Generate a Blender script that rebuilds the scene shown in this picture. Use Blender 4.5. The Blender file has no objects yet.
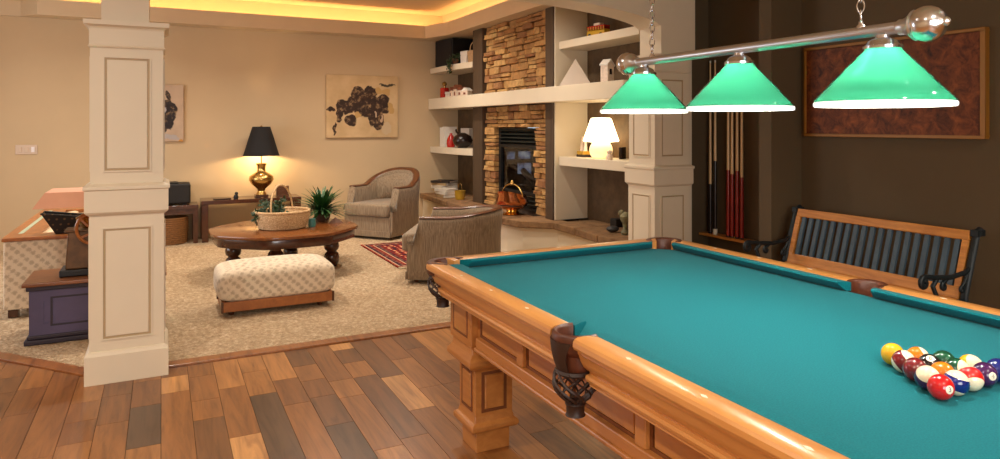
import bpy, bmesh, math, random
from mathutils import Matrix, Vector, Euler
random.seed(7)
R = math.radians
scene = bpy.context.scene
C = scene.collection

# ------------------------------------------------------------------ camera, world, lights, exposure
cam_d = bpy.data.cameras.new('camera'); cam = bpy.data.objects.new('camera', cam_d); C.objects.link(cam)
cam.location = (-1.690, -1.731, 1.376); cam.rotation_euler = (R(90), 0, R(-28.27))
cam_d.sensor_width = 36; cam_d.lens = 702*36/1000; cam_d.shift_x = -0.039; cam_d.shift_y = -0.1035; cam_d.clip_start = .02
scene.camera = cam
w = bpy.data.worlds.new('world'); scene.world = w; w.use_nodes = True
bg = w.node_tree.nodes['Background']; bg.inputs[0].default_value = (.75, .87, 1, 1); bg.inputs[1].default_value = 1.0
scene.view_settings.view_transform = 'Standard'; scene.view_settings.look = 'None'
scene.view_settings.exposure = 0.0; scene.view_settings.gamma = 1; scene.view_settings.use_curve_mapping = False

def area(name, loc, rot, sx, sy, power, col, spread=180):
    l = bpy.data.lights.new(name, 'AREA'); l.shape = 'RECTANGLE'; l.size = sx; l.size_y = sy; l.energy = power; l.color = col
    l.spread = R(spread)
    o = bpy.data.objects.new(name, l); C.objects.link(o); o.location = loc; o.rotation_euler = rot
    return o
def point(name, loc, power, col, rad=.03):
    l = bpy.data.lights.new(name, 'POINT'); l.energy = power; l.color = col; l.shadow_soft_size = rad
    o = bpy.data.objects.new(name, l); C.objects.link(o); o.location = loc
    return o
WARM = (1, .72, .42); WARM2 = (1, .91, .78); DAY = (.93, .97, 1)
# added fill lights at unseen windows, behind the camera and in the left wall
area('window_fill', (-1.6, -3.93, 1.55), (R(-90), 0, R(180)), 2.6, 1.5, 96, (1, .97, .93))
area('window_fill', (-4.13, 5.2, 1.45), (R(-90), 0, R(90)), 2.2, 1.5, 50, (.92, .95, 1))
# cove strips hidden in the trough of the tray ceiling
area('cove_light', (-.55, 7.575, 2.64), (R(125), 0, 0), 4.5, .05, 20, (1, .68, .30))
area('cove_light', (1.715, 5.3, 2.64), (0, R(-125), 0), .05, 4.5, 16, (1, .68, .30))

# ------------------------------------------------------------------ materials
def srgb(r, g, b):
    f = lambda c: (c/255/12.92) if c/255 <= .04045 else ((c/255+.055)/1.055)**2.4
    return (f(r), f(g), f(b), 1)
MATS = {}
class NT:
    def __init__(s, name):
        m = bpy.data.materials.new(name); m.use_nodes = True; s.m = m; s.t = m.node_tree
        s.n = s.t.nodes; s.b = s.n['Principled BSDF']; s.out = s.n['Material Output']; MATS[name] = m
    def node(s, kind, **kw):
        n = s.n.new(kind)
        for k, v in kw.items():
            if k.startswith('i_'):
                key = k[2:]; key = int(key) if key.isdigit() else key.replace('_', ' ')
                n.inputs[key].default_value = v
            else: setattr(n, k, v)
        return n
    def link(s, a, b): s.t.links.new(a, b)
    def coords(s, which='Object', scale=(1, 1, 1), rot=(0, 0, 0)):
        if which == 'World': o = s.node('ShaderNodeNewGeometry').outputs['Position']
        else: o = s.node('ShaderNodeTexCoord').outputs[which]
        mp = s.node('ShaderNodeMapping'); mp.inputs['Scale'].default_value = scale; mp.inputs['Rotation'].default_value = rot
        s.link(o, mp.inputs['Vector']); return mp.outputs[0]
    def noise(s, co, scale, detail=4, rough=.55, dist=0):
        n = s.node('ShaderNodeTexNoise'); n.inputs['Scale'].default_value = scale; n.inputs['Detail'].default_value = detail
        n.inputs['Roughness'].default_value = rough; n.inputs['Distortion'].default_value = dist
        s.link(co, n.inputs['Vector']); return n.outputs['Fac']
    def ramp(s, fac, stops, interp='LINEAR'):
        r = s.node('ShaderNodeValToRGB'); e = r.color_ramp.elements; r.color_ramp.interpolation = interp
        while len(e) < len(stops): e.new(.5)
        for el, (p, c) in zip(e, stops): el.position = p; el.color = c
        s.link(fac, r.inputs[0]); return r.outputs[0]
    def math(s, op, a, b=None):
        m = s.node('ShaderNodeMath', operation=op)
        for i, x in enumerate((a, b)):
            if x is None: continue
            if isinstance(x, (int, float)): m.inputs[i].default_value = x
            else: s.link(x, m.inputs[i])
        return m.outputs[0]
    def mix(s, fac, a, b, mode='MIX'):
        m = s.node('ShaderNodeMix', data_type='RGBA', blend_type=mode)
        for i, x in ((0, fac), (6, a), (7, b)):
            if isinstance(x, (int, float, tuple)): m.inputs[i].default_value = x
            else: s.link(x, m.inputs[i])
        return m.outputs[2]
    def bump(s, h, strength=.3, dist=.01):
        b = s.node('ShaderNodeBump'); b.inputs['Strength'].default_value = strength; b.inputs['Distance'].default_value = dist
        s.link(h, b.inputs['Height']); s.link(b.outputs[0], s.b.inputs['Normal'])
    def base(s, c):
        if isinstance(c, tuple): s.b.inputs['Base Color'].default_value = c
        else: s.link(c, s.b.inputs['Base Color'])
    def set(s, rough=.5, metal=0, coat=0, spec=.5, sheen=0):
        i = s.b.inputs; i['Roughness'].default_value = rough; i['Metallic'].default_value = metal
        i['Coat Weight'].default_value = coat; i['Coat Roughness'].default_value = .15
        i['Specular IOR Level'].default_value = spec; i['Sheen Weight'].default_value = sheen
        return s.m
def dk(c, k): return (c[0]*k, c[1]*k, c[2]*k, 1)
def plain(name, c, rough=.5, metal=0, var=.08, scale=6, bump=0, bscale=60, coat=0, spec=.5, co='Object', bd=.003):
    t = NT(name); v = t.coords(co)
    if var: t.base(t.ramp(t.noise(v, scale), [(.3, dk(c, 1-var)), (.7, dk(c, 1+var))]))
    else: t.base(c)
    if bump: t.bump(t.noise(v, bscale, 3), bump, bd)
    return t.set(rough, metal, coat, spec)
def wood(name, c1, c2, scale=(14, 1.2, 14), rough=.35, coat=.2, co='Object', bump=.05):
    t = NT(name); v = t.coords(co, scale); f = t.noise(v, 1.6, 6, .6, 1.2)
    t.base(t.ramp(f, [(.25, c1), (.5, tuple(.5*(a+b) for a, b in zip(c1, c2))), (.75, c2)])); t.bump(f, bump, .002)
    return t.set(rough, 0, coat)

plain('wall_paint', srgb(207, 180, 142), .85, var=.03, scale=2, bump=.08, bscale=90, co='World')
plain('cream_paint', srgb(224, 209, 183), .5, var=.02, scale=3, co='World')
plain('glaze', srgb(176, 150, 112), .5, var=.05)
plain('trim_paint', srgb(212, 188, 152), .5, var=.03, scale=3, co='World')
plain('ceiling_paint', srgb(214, 186, 146), .9, var=.02, co='World')
plain('dark_paint', srgb(92, 75, 50), .75, var=.05, scale=2, bump=.08, bscale=90, co='World')
plain('niche_brown', srgb(94, 73, 48), .8, var=.25, scale=9, bump=.15, bscale=30, co='World')
wood('post_wood', srgb(64, 48, 34), srgb(86, 66, 46), (10, 10, 1.0), .6, 0, 'World')
plain('subfloor', srgb(46, 26, 14), .8)
t = NT('plank_wood')
oi = t.node('ShaderNodeObjectInfo'); v = t.coords('World', (13, 1.1, 13))
off = t.node('ShaderNodeVectorMath', operation='ADD'); sc_ = t.node('ShaderNodeVectorMath', operation='SCALE'); sc_.inputs[0].default_value = (37, 91, 13)
t.link(oi.outputs['Random'], sc_.inputs['Scale']); t.link(v, off.inputs[0]); t.link(sc_.outputs[0], off.inputs[1])
f = t.noise(off.outputs[0], 1.4, 6, .62, 1.6)
f2 = t.noise(off.outputs[0], .5, 2, .5, 2.0)
g1 = t.ramp(f, [(.25, (.52, .45, .40, 1)), (.5, (1, 1, 1, 1)), (.78, (1.35, 1.3, 1.22, 1))])
g2 = t.ramp(f2, [(.3, (.72, .68, .62, 1)), (.55, (1, 1, 1, 1))])
t.base(t.mix(1.0, t.mix(1.0, oi.outputs['Color'], g1, 'MULTIPLY'), g2, 'MULTIPLY')); t.bump(f, .04, .002); t.set(.33, 0, .15)
t = NT('carpet_pile'); v = t.coords('World'); f = t.noise(v, 34, 5, .8); f3 = t.noise(v, 3, 3)
t.base(t.mix(.35, t.ramp(f, [(.3, srgb(126, 102, 76)), (.5, srgb(184, 158, 126)), (.66, srgb(228, 206, 176))]), t.ramp(f3, [(.3, srgb(172, 146, 114)), (.7, srgb(196, 170, 138))])))
t.bump(f, .9, .012); t.set(1, 0, 0, .1)
wood('pool_wood', srgb(192, 126, 64), srgb(220, 158, 90), (3, 1.0, 9), .3, .3)
wood('pool_wood_shaded', srgb(164, 100, 46), srgb(196, 132, 68), (9, 1.0, 9), .34, .2)  # darker copy of pool_wood, the shading of the sides put into its colour
plain('groove_shade', srgb(116, 64, 28), .5)  # dark brown that paints recess shading around the panels
t = NT('felt'); v = t.coords('World'); f = t.noise(v, 240, 3)
t.base(t.ramp(f, [(.3, srgb(0, 94, 104)), (.7, srgb(2, 110, 120))])); t.bump(f, .15, .001); t.set(.9, 0, 0, .1, .06)
plain('leather', srgb(82, 40, 22), .42, var=.25, scale=20, bump=.2, bscale=120)
plain('leather_dark', srgb(46, 26, 16), .5, var=.2, scale=20)
plain('pearl', srgb(246, 232, 204), .25, var=0)
plain('nickel', (.64, .66, .70, 1), .32, 1, var=.03)
plain('nickel_polished', (.72, .74, .79, 1), .2, 1, var=0)
t = NT('green_glass'); t.n.remove(t.b)
tl = t.node('ShaderNodeBsdfTranslucent'); tl.inputs[0].default_value = (.028, .24, .135, 1)
df = t.node('ShaderNodeBsdfDiffuse'); df.inputs[0].default_value = (.0, .16, .085, 1)
gl = t.node('ShaderNodeBsdfGlossy'); gl.inputs['Roughness'].default_value = .08
m1 = t.node('ShaderNodeMixShader'); m1.inputs[0].default_value = .2; t.link(tl.outputs[0], m1.inputs[1]); t.link(df.outputs[0], m1.inputs[2])
fr = t.node('ShaderNodeFresnel'); fr.inputs[0].default_value = 1.45
m2 = t.node('ShaderNodeMixShader'); t.link(fr.outputs[0], m2.inputs[0]); t.link(m1.outputs[0], m2.inputs[1]); t.link(gl.outputs[0], m2.inputs[2])
t.link(m2.outputs[0], t.out.inputs[0])
t = NT('white_glass'); t.n.remove(t.b)
tl = t.node('ShaderNodeBsdfTranslucent'); tl.inputs[0].default_value = (.9, .92, .9, 1)
df = t.node('ShaderNodeBsdfDiffuse'); df.inputs[0].default_value = (.55, .57, .55, 1)
m1 = t.node('ShaderNodeMixShader'); m1.inputs[0].default_value = .5; t.link(tl.outputs[0], m1.inputs[1]); t.link(df.outputs[0], m1.inputs[2]); t.link(m1.outputs[0], t.out.inputs[0])
def emit(name, c, strength):
    t = NT(name); t.b.inputs['Emission Color'].default_value = c; t.b.inputs['Emission Strength'].default_value = strength; t.base(c); return t.set(.4)
emit('opal_glow', (1, .80, .50, 1), 5.0)
emit('opal_glow_base', (1, .74, .38, 1), .9)
emit('painted_rim_glow', (1, 1, .97, 1), .8)  # emission paints the bulb's light into the shade rim
emit('bulb_glow', (1, .93, .82, 1), 14)
emit('rope_glow', (1, .66, .25, 1), 3)
emit('fill_lens_glow', (1, .85, .65, 1), 4)
plain('brass', (.55, .36, .12, 1), .24, 1, var=.1, scale=10)
plain('brass_bright', (.85, .58, .2, 1), .16, 1, var=.03)
plain('copper', (.72, .30, .14, 1), .18, 1, var=.1, scale=8)
plain('black_shade', srgb(20, 16, 16), .8, var=.1)
plain('black_plastic', srgb(18, 15, 14), .5, var=.1)
plain('black_metal', srgb(22, 24, 26), .45, .3, var=.1)
plain('iron_green', srgb(30, 40, 44), .42, .3, var=.15, scale=30, bump=.2, bscale=60)
plain('slat_paint', srgb(66, 88, 102), .5, var=.15, scale=10)
wood('bench_oak', srgb(176, 106, 40), srgb(224, 156, 76), (16, 1.6, 16), .4, .15)
wood('walnut_dark', srgb(58, 30, 18), srgb(86, 46, 26), (10, 2, 10), .22, .4)
wood('table_top_wood', srgb(96, 50, 20), srgb(138, 80, 36), (9, 1.2, 9), .2, .3)
wood('chair_trim', srgb(78, 44, 24), srgb(112, 66, 36), (8, 2, 8), .35, .2)
wood('oak_trim', srgb(140, 80, 34), srgb(178, 108, 50), (10, 2, 10), .35, .2)
wood('chest_top_wood', srgb(112, 62, 28), srgb(146, 88, 44), (4, 10, 10), .3, .2)
plain('chest_paint', srgb(82, 72, 102), .55, var=.12, scale=8)
plain('chest_dark', srgb(44, 34, 46), .55, var=.1)
def stripe_fabric(name, c1, c2):
    t = NT(name); v = t.coords('Object', (90, 90, 6)); f = t.noise(v, 1.3, 4, .6)
    t.base(t.ramp(f, [(.35, c1), (.65, c2)])); t.bump(f, .3, .004); return t.set(.95, 0, 0, .1, .2)
stripe_fabric('chair_fabric', srgb(122, 104, 84), srgb(158, 138, 114))
def motif_fabric(name, c1, c2, sc):
    t = NT(name); v = t.coords('Object', (1, 1, 1), (0, R(45), R(45)))
    vo = t.node('ShaderNodeTexVoronoi'); vo.inputs['Scale'].default_value = sc; vo.inputs['Randomness'].default_value = .12
    t.link(v, vo.inputs['Vector']); n = t.noise(v, sc*4.5, 3, .6)
    d = t.math('ADD', vo.outputs['Distance'], t.math('MULTIPLY', t.math('SUBTRACT', n, .28), .85))
    t.base(t.ramp(d, [(.30, dk(c2, .92)), (.50, c2), (.58, dk(c2, 1.1)), (.66, c1), (.9, dk(c1, 1.05))])); t.bump(n, .2, .004); return t.set(.95, 0, 0, .1, .2)
motif_fabric('motif_fabric', srgb(226, 208, 182), srgb(200, 180, 154), 26)
plain('plain_upholstery', srgb(222, 196, 158), .95, var=.05)
t = NT('wicker_light'); v = t.coords('Object', (1, 1, 1)); f = t.noise(v, 90, 3)
t.base(t.ramp(f, [(.3, srgb(176, 132, 84)), (.55, srgb(214, 178, 130)), (.75, srgb(238, 212, 170))])); t.set(.7)
plain('wicker_brown', srgb(134, 88, 42), .7, var=.3, scale=60, bump=.4, bscale=70)
t = NT('wicker_black'); v = t.coords('Object', (1, 1, 1), (R(45), R(45), 0)); vo = t.node('ShaderNodeTexVoronoi'); vo.inputs['Scale'].default_value = 30; vo.inputs['Randomness'].default_value = 0
t.link(v, vo.inputs['Vector']); t.base(t.ramp(vo.outputs['Distance'], [(.16, srgb(108, 80, 50)), (.3, srgb(26, 19, 15))])); t.set(.6)
plain('leaf_green', srgb(38, 78, 28), .5, var=.5, scale=14)
plain('leaf_dark', srgb(38, 62, 28), .5, var=.5, scale=20)
plain('terracotta', srgb(90, 58, 40), .6, var=.2)
plain('teal_glaze', srgb(70, 130, 124), .3, var=.1)
def stone_mat(name, cs):
    t = NT(name); oi = t.node('ShaderNodeObjectInfo'); v = t.coords('World'); f = t.noise(v, 11, 6, .65); f2 = t.noise(v, 45, 4, .6)
    c = t.ramp(oi.outputs['Random'], [(i/(len(cs)-1), k) for i, k in enumerate(cs)])
    g = t.ramp(f, [(.28, (.55, .46, .40, 1)), (.5, (1, 1, 1, 1)), (.75, (1.3, 1.22, 1.05, 1))])
    t.base(t.mix(1.0, c, g, 'MULTIPLY')); t.bump(f2, .7, .01); return t.set(.9, 0, 0, .15)
stone_mat('ledge_stone', [srgb(190, 146, 92), srgb(164, 118, 74), srgb(208, 168, 110), srgb(146, 102, 70), srgb(198, 156, 98), srgb(172, 132, 86)])
stone_mat('hearth_stone', [srgb(128, 98, 70), srgb(146, 114, 82), srgb(136, 104, 76)])
plain('mortar', srgb(58, 40, 26), .95, var=.3, scale=30)
plain('fire_black', srgb(12, 12, 12), .5, var=.1)
plain('louver_metal', srgb(36, 44, 42), .4, .5, var=.1)
t = NT('fire_glass'); t.b.inputs['Transmission Weight'].default_value = 1; t.base((.55, .56, .56, 1)); t.b.inputs['IOR'].default_value = 1.3; t.set(.03)
t = NT('painted_window_glow'); v = t.coords('World'); f = t.noise(v, 7, 4, .6)  # bluish emission painting window reflections
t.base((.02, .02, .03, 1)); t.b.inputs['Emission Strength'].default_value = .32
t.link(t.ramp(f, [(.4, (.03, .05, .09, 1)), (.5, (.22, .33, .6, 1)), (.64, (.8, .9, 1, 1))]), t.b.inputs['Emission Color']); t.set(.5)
plain('log_bark', srgb(52, 40, 34), .9, var=.4, scale=20, bump=.5, bscale=40)
plain('white_paper', srgb(226, 218, 206), .7, var=.05)
plain('book_tan', srgb(176, 150, 112), .7, var=.1)
plain('book_dark', srgb(52, 40, 34), .7, var=.1)
plain('red_gloss', srgb(178, 34, 24), .25, var=.1)
plain('dark_glaze', srgb(34, 20, 16), .25, var=.2)
plain('china_white', srgb(222, 200, 178), .4, var=.15, scale=40)
plain('roof_brown', srgb(122, 66, 40), .6, var=.2)
plain('basket_weave', srgb(176, 138, 98), .8, var=.2, scale=50)
plain('pot_yellow', srgb(182, 140, 40), .35, var=.15)
plain('pyramid_white', srgb(206, 188, 170), .6, var=.03)
plain('slate', srgb(52, 48, 46), .55, var=.2, scale=20)
plain('verdigris', srgb(118, 112, 80), .7, var=.5, scale=25)
plain('bus_yellow', srgb(206, 158, 30), .4, var=.05)
plain('shade_pink', srgb(222, 164, 134), .8, var=.04, scale=10)
plain('trim_highlight', srgb(176, 190, 160), .3, var=.05)  # pale stripe painting a daylight highlight on the glossy sofa trim
plain('mill_brown', srgb(96, 66, 36), .45, .3, var=.35, scale=14)
plain('switch_plate', srgb(214, 190, 166), .5, var=0)
plain('switch_white', srgb(240, 232, 230), .4, var=0)
wood('cue_maple', srgb(214, 172, 116), srgb(236, 200, 146), (20, 20, 1), .3, .3)
plain('cue_red', srgb(146, 30, 18), .25, var=.2, coat=.4)
plain('cue_dark', srgb(34, 22, 20), .3, var=.2, coat=.3)
plain('ivory', srgb(236, 226, 204), .4, var=0)
t = NT('copper_art'); v = t.coords('Object'); f = t.noise(v, 14, 7, .7, .6)
t.base(t.ramp(f, [(.3, srgb(48, 24, 10)), (.5, srgb(110, 56, 24)), (.75, srgb(160, 88, 40))])); t.bump(f, .3, .004); t.set(.5, .35)
plain('gilt_frame', srgb(150, 100, 34), .4, .2, var=.1)
t = NT('rug_weave'); v = t.coords('Object'); sp = t.node('ShaderNodeSeparateXYZ'); t.link(v, sp.inputs[0])
edge = t.math('MAXIMUM', t.math('ABSOLUTE', sp.outputs[0]), t.math('SUBTRACT', t.math('ABSOLUTE', sp.outputs[1]), .20))
vo = t.node('ShaderNodeTexVoronoi'); vo.inputs['Scale'].default_value = 13; vo.inputs['Randomness'].default_value = .3; vo.distance = 'MANHATTAN'; t.link(v, vo.inputs['Vector'])
pat = t.ramp(vo.outputs['Distance'], [(.2, srgb(214, 184, 142)), (.32, srgb(150, 40, 28)), (.55, srgb(122, 26, 22)), (.7, srgb(36, 28, 44))], 'CONSTANT')
brd = t.ramp(edge, [(.0, (0, 0, 0, 1)), (.33, (1, 1, 1, 1))], 'CONSTANT')
stp = t.ramp(t.math('FRACT', t.math('MULTIPLY', edge, 11)), [(0, srgb(42, 34, 52)), (.35, srgb(208, 178, 140)), (.5, srgb(140, 40, 30)), (.8, srgb(70, 40, 40))], 'CONSTANT')
t.base(t.mix(.75, pat, t.mix(brd, pat, stp))); t.set(.95, 0, 0, .1)
plain('fringe', srgb(206, 184, 150), .9, var=.1)
def canvas_art(name, bg1, bg2, dark, blobs, extra=()):
    t = NT(name); v = t.coords('Object')
    n3 = t.node('ShaderNodeTexNoise'); n3.inputs['Scale'].default_value = 9; n3.inputs['Detail'].default_value = 4; t.link(v, n3.inputs['Vector'])
    sub = t.node('ShaderNodeVectorMath', operation='SUBTRACT'); t.link(n3.outputs['Color'], sub.inputs[0]); sub.inputs[1].default_value = (.5, .5, .5)
    scl = t.node('ShaderNodeVectorMath', operation='SCALE'); t.link(sub.outputs[0], scl.inputs[0]); scl.inputs['Scale'].default_value = .12
    add = t.node('ShaderNodeVectorMath', operation='ADD'); t.link(v, add.inputs[0]); t.link(scl.outputs[0], add.inputs[1])
    s = t.node('ShaderNodeSeparateXYZ'); t.link(add.outputs[0], s.inputs[0])
    def mask(lst):
        acc = None
        for cx, cz, rx, rz in lst:
            dx = t.math('DIVIDE', t.math('SUBTRACT', s.outputs[0], cx), rx); dz = t.math('DIVIDE', t.math('SUBTRACT', s.outputs[2], cz), rz)
            d = t.math('ADD', t.math('MULTIPLY', dx, dx), t.math('MULTIPLY', dz, dz))
            acc = d if acc is None else t.math('MINIMUM', acc, d)
        return t.ramp(acc, [(.8, (1, 1, 1, 1)), (1.0, (0, 0, 0, 1))])
    back = t.ramp(t.noise(v, 4, 5), [(.35, bg1), (.65, bg2)])
    body = t.ramp(t.noise(v, 16, 5, .7), [(.4, dark), (.53, dk(dark, 1.7)), (.66, srgb(160, 128, 90))])
    c = t.mix(mask(blobs), back, body)
    for lst, colr in extra: c = t.mix(mask(lst), c, colr)
    t.base(c); t.bump(t.noise(v, 30, 4), .3, .004); t.set(.8)
canvas_art('art_dark_bloom', srgb(198, 164, 118), srgb(216, 184, 138), srgb(48, 30, 20),
  [(-.066, .18, .1, .085), (.1, .19, .09, .095), (-.23, .0, .14, .10), (-.165, -.19, .09, .08), (.055, -.0, .2, .16), (.275, .03, .11, .14), (.21, -.19, .07, .14), (-.32, -.1, .05, .11), (-.37, -.30, .022, .10), (-.43, -.04, .055, .03), (.12, -.15, .06, .12), (-.08, .06, .14, .1)],
  [([(.21, .22, .05, .06), (.32, .2, .07, .05), (.39, -.02, .04, .07), (-.07, -.11, .05, .06)], srgb(196, 156, 96)), ([(.33, -.3, .085, .085)], srgb(204, 178, 140)), ([(.34, .30, .12, .016)], srgb(70, 60, 44)), ([(.17, -.10, .02, .05), (.25, -.16, .015, .05)], srgb(190, 160, 130))])
canvas_art('art_bird', srgb(186, 158, 132), srgb(204, 176, 148), srgb(38, 30, 30),
  [(-.03, -.02, .12, .12), (.02, .04, .09, .1), (-.02, -.12, .08, .1), (.0, .2, .025, .07), (-.02, .13, .05, .05), (-.05, -.2, .05, .05)],
  [([(-.06, .03, .04, .05)], srgb(190, 180, 176)), ([(-.02, -.29, .16, .03)], srgb(178, 166, 160)), ([(.13, -.35, .03, .05)], srgb(196, 140, 66))])
BC = dict(yellow=srgb(238, 178, 20), blue=srgb(20, 34, 110), red=srgb(200, 24, 24), purple=srgb(64, 24, 76), orange=srgb(226, 122, 16), green=srgb(14, 74, 50), maroon=srgb(118, 20, 22), black=srgb(16, 14, 14))
for k, c in BC.items():
    t = NT('ball_'+k); t.base(c); t.set(.08, 0, .5)
    t = NT('ball_stripe_'+k); v = t.coords('Object'); s_ = t.node('ShaderNodeSeparateXYZ'); t.link(v, s_.inputs[0])
    t.base(t.ramp(t.math('ABSOLUTE', t.math('DIVIDE', s_.outputs[2], .0286)), [(0, c), (.5, srgb(240, 228, 196))], 'CONSTANT')); t.set(.08, 0, .5)

# ------------------------------------------------------------------ mesh helpers
class MB:
    def __init__(s, M=None): s.v = []; s.f = []; s.M = M
    def add(s, vs, fs, M=None):
        o = len(s.v); M = M or s.M
        s.v += [tuple(M @ Vector(p)) for p in vs] if M else [tuple(p) for p in vs]
        s.f += [tuple(i+o for i in q) for q in fs]; return s
    def box(s, x0, x1, y0, y1, z0, z1, M=None):
        return s.add([(x0,y0,z0),(x1,y0,z0),(x1,y1,z0),(x0,y1,z0),(x0,y0,z1),(x1,y0,z1),(x1,y1,z1),(x0,y1,z1)],
            [(0,3,2,1),(4,5,6,7),(0,1,5,4),(1,2,6,5),(2,3,7,6),(3,0,4,7)], M)
    def taper(s, a, b, z0, z1, M=None, c=(0, 0)):   # half sizes a at z0, b at z1
        vs = [(sx*h[0]+c[0], sy*h[1]+c[1], z) for h, z in ((a, z0), (b, z1)) for sx, sy in ((-1,-1),(1,-1),(1,1),(-1,1))]
        return s.add(vs, [(0,3,2,1),(4,5,6,7),(0,1,5,4),(1,2,6,5),(2,3,7,6),(3,0,4,7)], M)
    def sqlathe(s, prof, c=(0, 0), M=None):         # square-section profile, (half, z)
        vs = [(sx*h+c[0], sy*h+c[1], z) for h, z in prof for sx, sy in ((-1,-1),(1,-1),(1,1),(-1,1))]
        n = len(prof); fs = [(0,3,2,1), tuple(range(4*n-4, 4*n))]
        for i in range(n-1):
            for k in range(4): a = 4*i+k; b = 4*i+(k+1)%4; fs.append((a, b, b+4, a+4))
        return s.add(vs, fs, M)
    def prism(s, poly, z0, z1, M=None):
        n = len(poly); vs = [(x, y, z0) for x, y in poly]+[(x, y, z1) for x, y in poly]
        fs = [tuple(range(n-1, -1, -1)), tuple(range(n, 2*n))]+[(i, (i+1)%n, n+(i+1)%n, n+i) for i in range(n)]
        return s.add(vs, fs, M)
    def lathe(s, prof, seg=24, c=(0, 0, 0), M=None, caps=True, fx=1, fy=1):
        vs = []; fs = []
        for r, z in prof:
            for k in range(seg):
                a = 2*math.pi*k/seg; vs.append((c[0]+r*fx*math.cos(a), c[1]+r*fy*math.sin(a), c[2]+z))
        n = len(prof)
        for i in range(n-1):
            for k in range(seg): a = i*seg+k; b = i*seg+(k+1)%seg; fs.append((a, b, b+seg, a+seg))
        if caps: fs.append(tuple(range(seg-1, -1, -1))); fs.append(tuple(range((n-1)*seg, n*seg)))
        return s.add(vs, fs, M)
    def ball(s, r, c=(0, 0, 0), seg=16, rings=10, sc=(1, 1, 1), M=None):
        vs = []; fs = []
        for i in range(rings+1):
            th = math.pi*i/rings
            for k in range(seg):
                a = 2*math.pi*k/seg; vs.append((c[0]+r*sc[0]*math.sin(th)*math.cos(a), c[1]+r*sc[1]*math.sin(th)*math.sin(a), c[2]-r*sc[2]*math.cos(th)))
        for i in range(rings):
            for k in range(seg): a = i*seg+k; b = i*seg+(k+1)%seg; fs.append((a, b, b+seg, a+seg))
        return s.add(vs, fs, M)
    def tube(s, pts, rad, seg=8, M=None, closed=False):
        pts = [Vector(p) for p in pts]; n = len(pts)
        if not isinstance(rad, (list, tuple)): rad = [rad]*n
        vs = []; fs = []; up = Vector((0, 0, 1)); prev = None
        for i, p in enumerate(pts):
            d = (pts[(i+1) % n]-pts[i-1]) if closed else (pts[min(i+1, n-1)]-pts[max(i-1, 0)])
            d.normalize()
            if prev is None: a = d.orthogonal().normalized() if abs(d.dot(up)) > .95 else d.cross(up).normalized()
            else: a = (prev-d*prev.dot(d)).normalized()
            prev = a; b = d.cross(a)
            r = rad[i]; r = r if isinstance(r, tuple) else (r, r)
            for k in range(seg): t = 2*math.pi*k/seg; vs.append(p+a*math.cos(t)*r[0]+b*math.sin(t)*r[1])
        for i in range(n if closed else n-1):
            for k in range(seg):
                x = i*seg+k; y = i*seg+(k+1)%seg; j = ((i+1) % n)*seg
                fs.append((x, y, j+(k+1)%seg, j+k))
        if not closed: fs.append(tuple(range(seg-1, -1, -1))); fs.append(tuple(range((n-1)*seg, n*seg)))
        return s.add(vs, fs, M)
    def grid(s, fn, nu, nv, closed_u=False, M=None):   # fn(i/nu, j/nv)
        vs = [fn(i/nu, j/nv) for j in range(nv+1) for i in range(nu + (0 if closed_u else 1))]
        w = nu if closed_u else nu+1
        fs = [(j*w+i, j*w+(i+1)%w, (j+1)*w+(i+1)%w, (j+1)*w+i) for j in range(nv) for i in range(nu)]
        return s.add(vs, fs, M)
    def mesh(s, name, m, smooth=None, bevel=0, bseg=2, fix=True):
        me = bpy.data.meshes.new(name); me.from_pydata(s.v, [], s.f)
        if bevel or fix:
            bm = bmesh.new(); bm.from_mesh(me)
            bmesh.ops.remove_doubles(bm, verts=bm.verts, dist=1e-6)
            bmesh.ops.recalc_face_normals(bm, faces=bm.faces)
            if bevel:
                ed = [e for e in bm.edges if len(e.link_faces) == 2 and e.calc_face_angle(0) > .4]
                bmesh.ops.bevel(bm, geom=ed, offset=bevel, segments=bseg, affect='EDGES', clamp_overlap=True, profile=.5)
            bm.to_mesh(me); bm.free()
        me.materials.append(MATS[m])
        if smooth: me.shade_smooth(); me.set_sharp_from_angle(angle=R(smooth))
        return me
    def build(s, name, m, parent=None, smooth=None, bevel=0, bseg=2, loc=None, rz=0, rot=None, fix=True):
        return obj(name, s.mesh(name, m, smooth, bevel, bseg, fix), parent, loc, rz, rot)
def obj(name, me, parent=None, loc=None, rz=0, rot=None):
    o = bpy.data.objects.new(name, me); C.objects.link(o)
    if loc: o.location = loc
    if rot: o.rotation_euler = rot
    elif rz: o.rotation_euler = (0, 0, rz)
    if parent: o.parent = parent
    return o
def tag(o, label, cat, group=None, kind=None):
    o['label'] = label; o['category'] = cat
    if group: o['group'] = group
    if kind: o['kind'] = kind
    return o
def thing(name, label, cat, loc=(0, 0, 0), rz=0, group=None, rot=None):
    o = bpy.data.objects.new(name, None); C.objects.link(o); o.empty_display_size = .1
    o.location = loc; o.rotation_euler = rot if rot else (0, 0, rz)
    return tag(o, label, cat, group)
def struct(o, label=None):
    o['kind'] = 'structure'
    if label: o['label'] = label
    return o
def arc(cx, cy, r, a0, a1, n): return [(cx+r*math.cos(R(a0+(a1-a0)*i/n)), cy+r*math.sin(R(a0+(a1-a0)*i/n))) for i in range(n+1)]
def frame_rect(mb, w0, w1, h0, h1, t, d0, d1, M):   # rectangular moulding in local XZ, depth along -Y from d0 to d1
    for a, b, c_, d in ((w0, w1, h0, h0+t), (w0, w1, h1-t, h1), (w0, w0+t, h0+t, h1-t), (w1-t, w1, h0+t, h1-t)):
        mb.box(a, b, -d1, -d0, c_, d, M)

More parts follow.
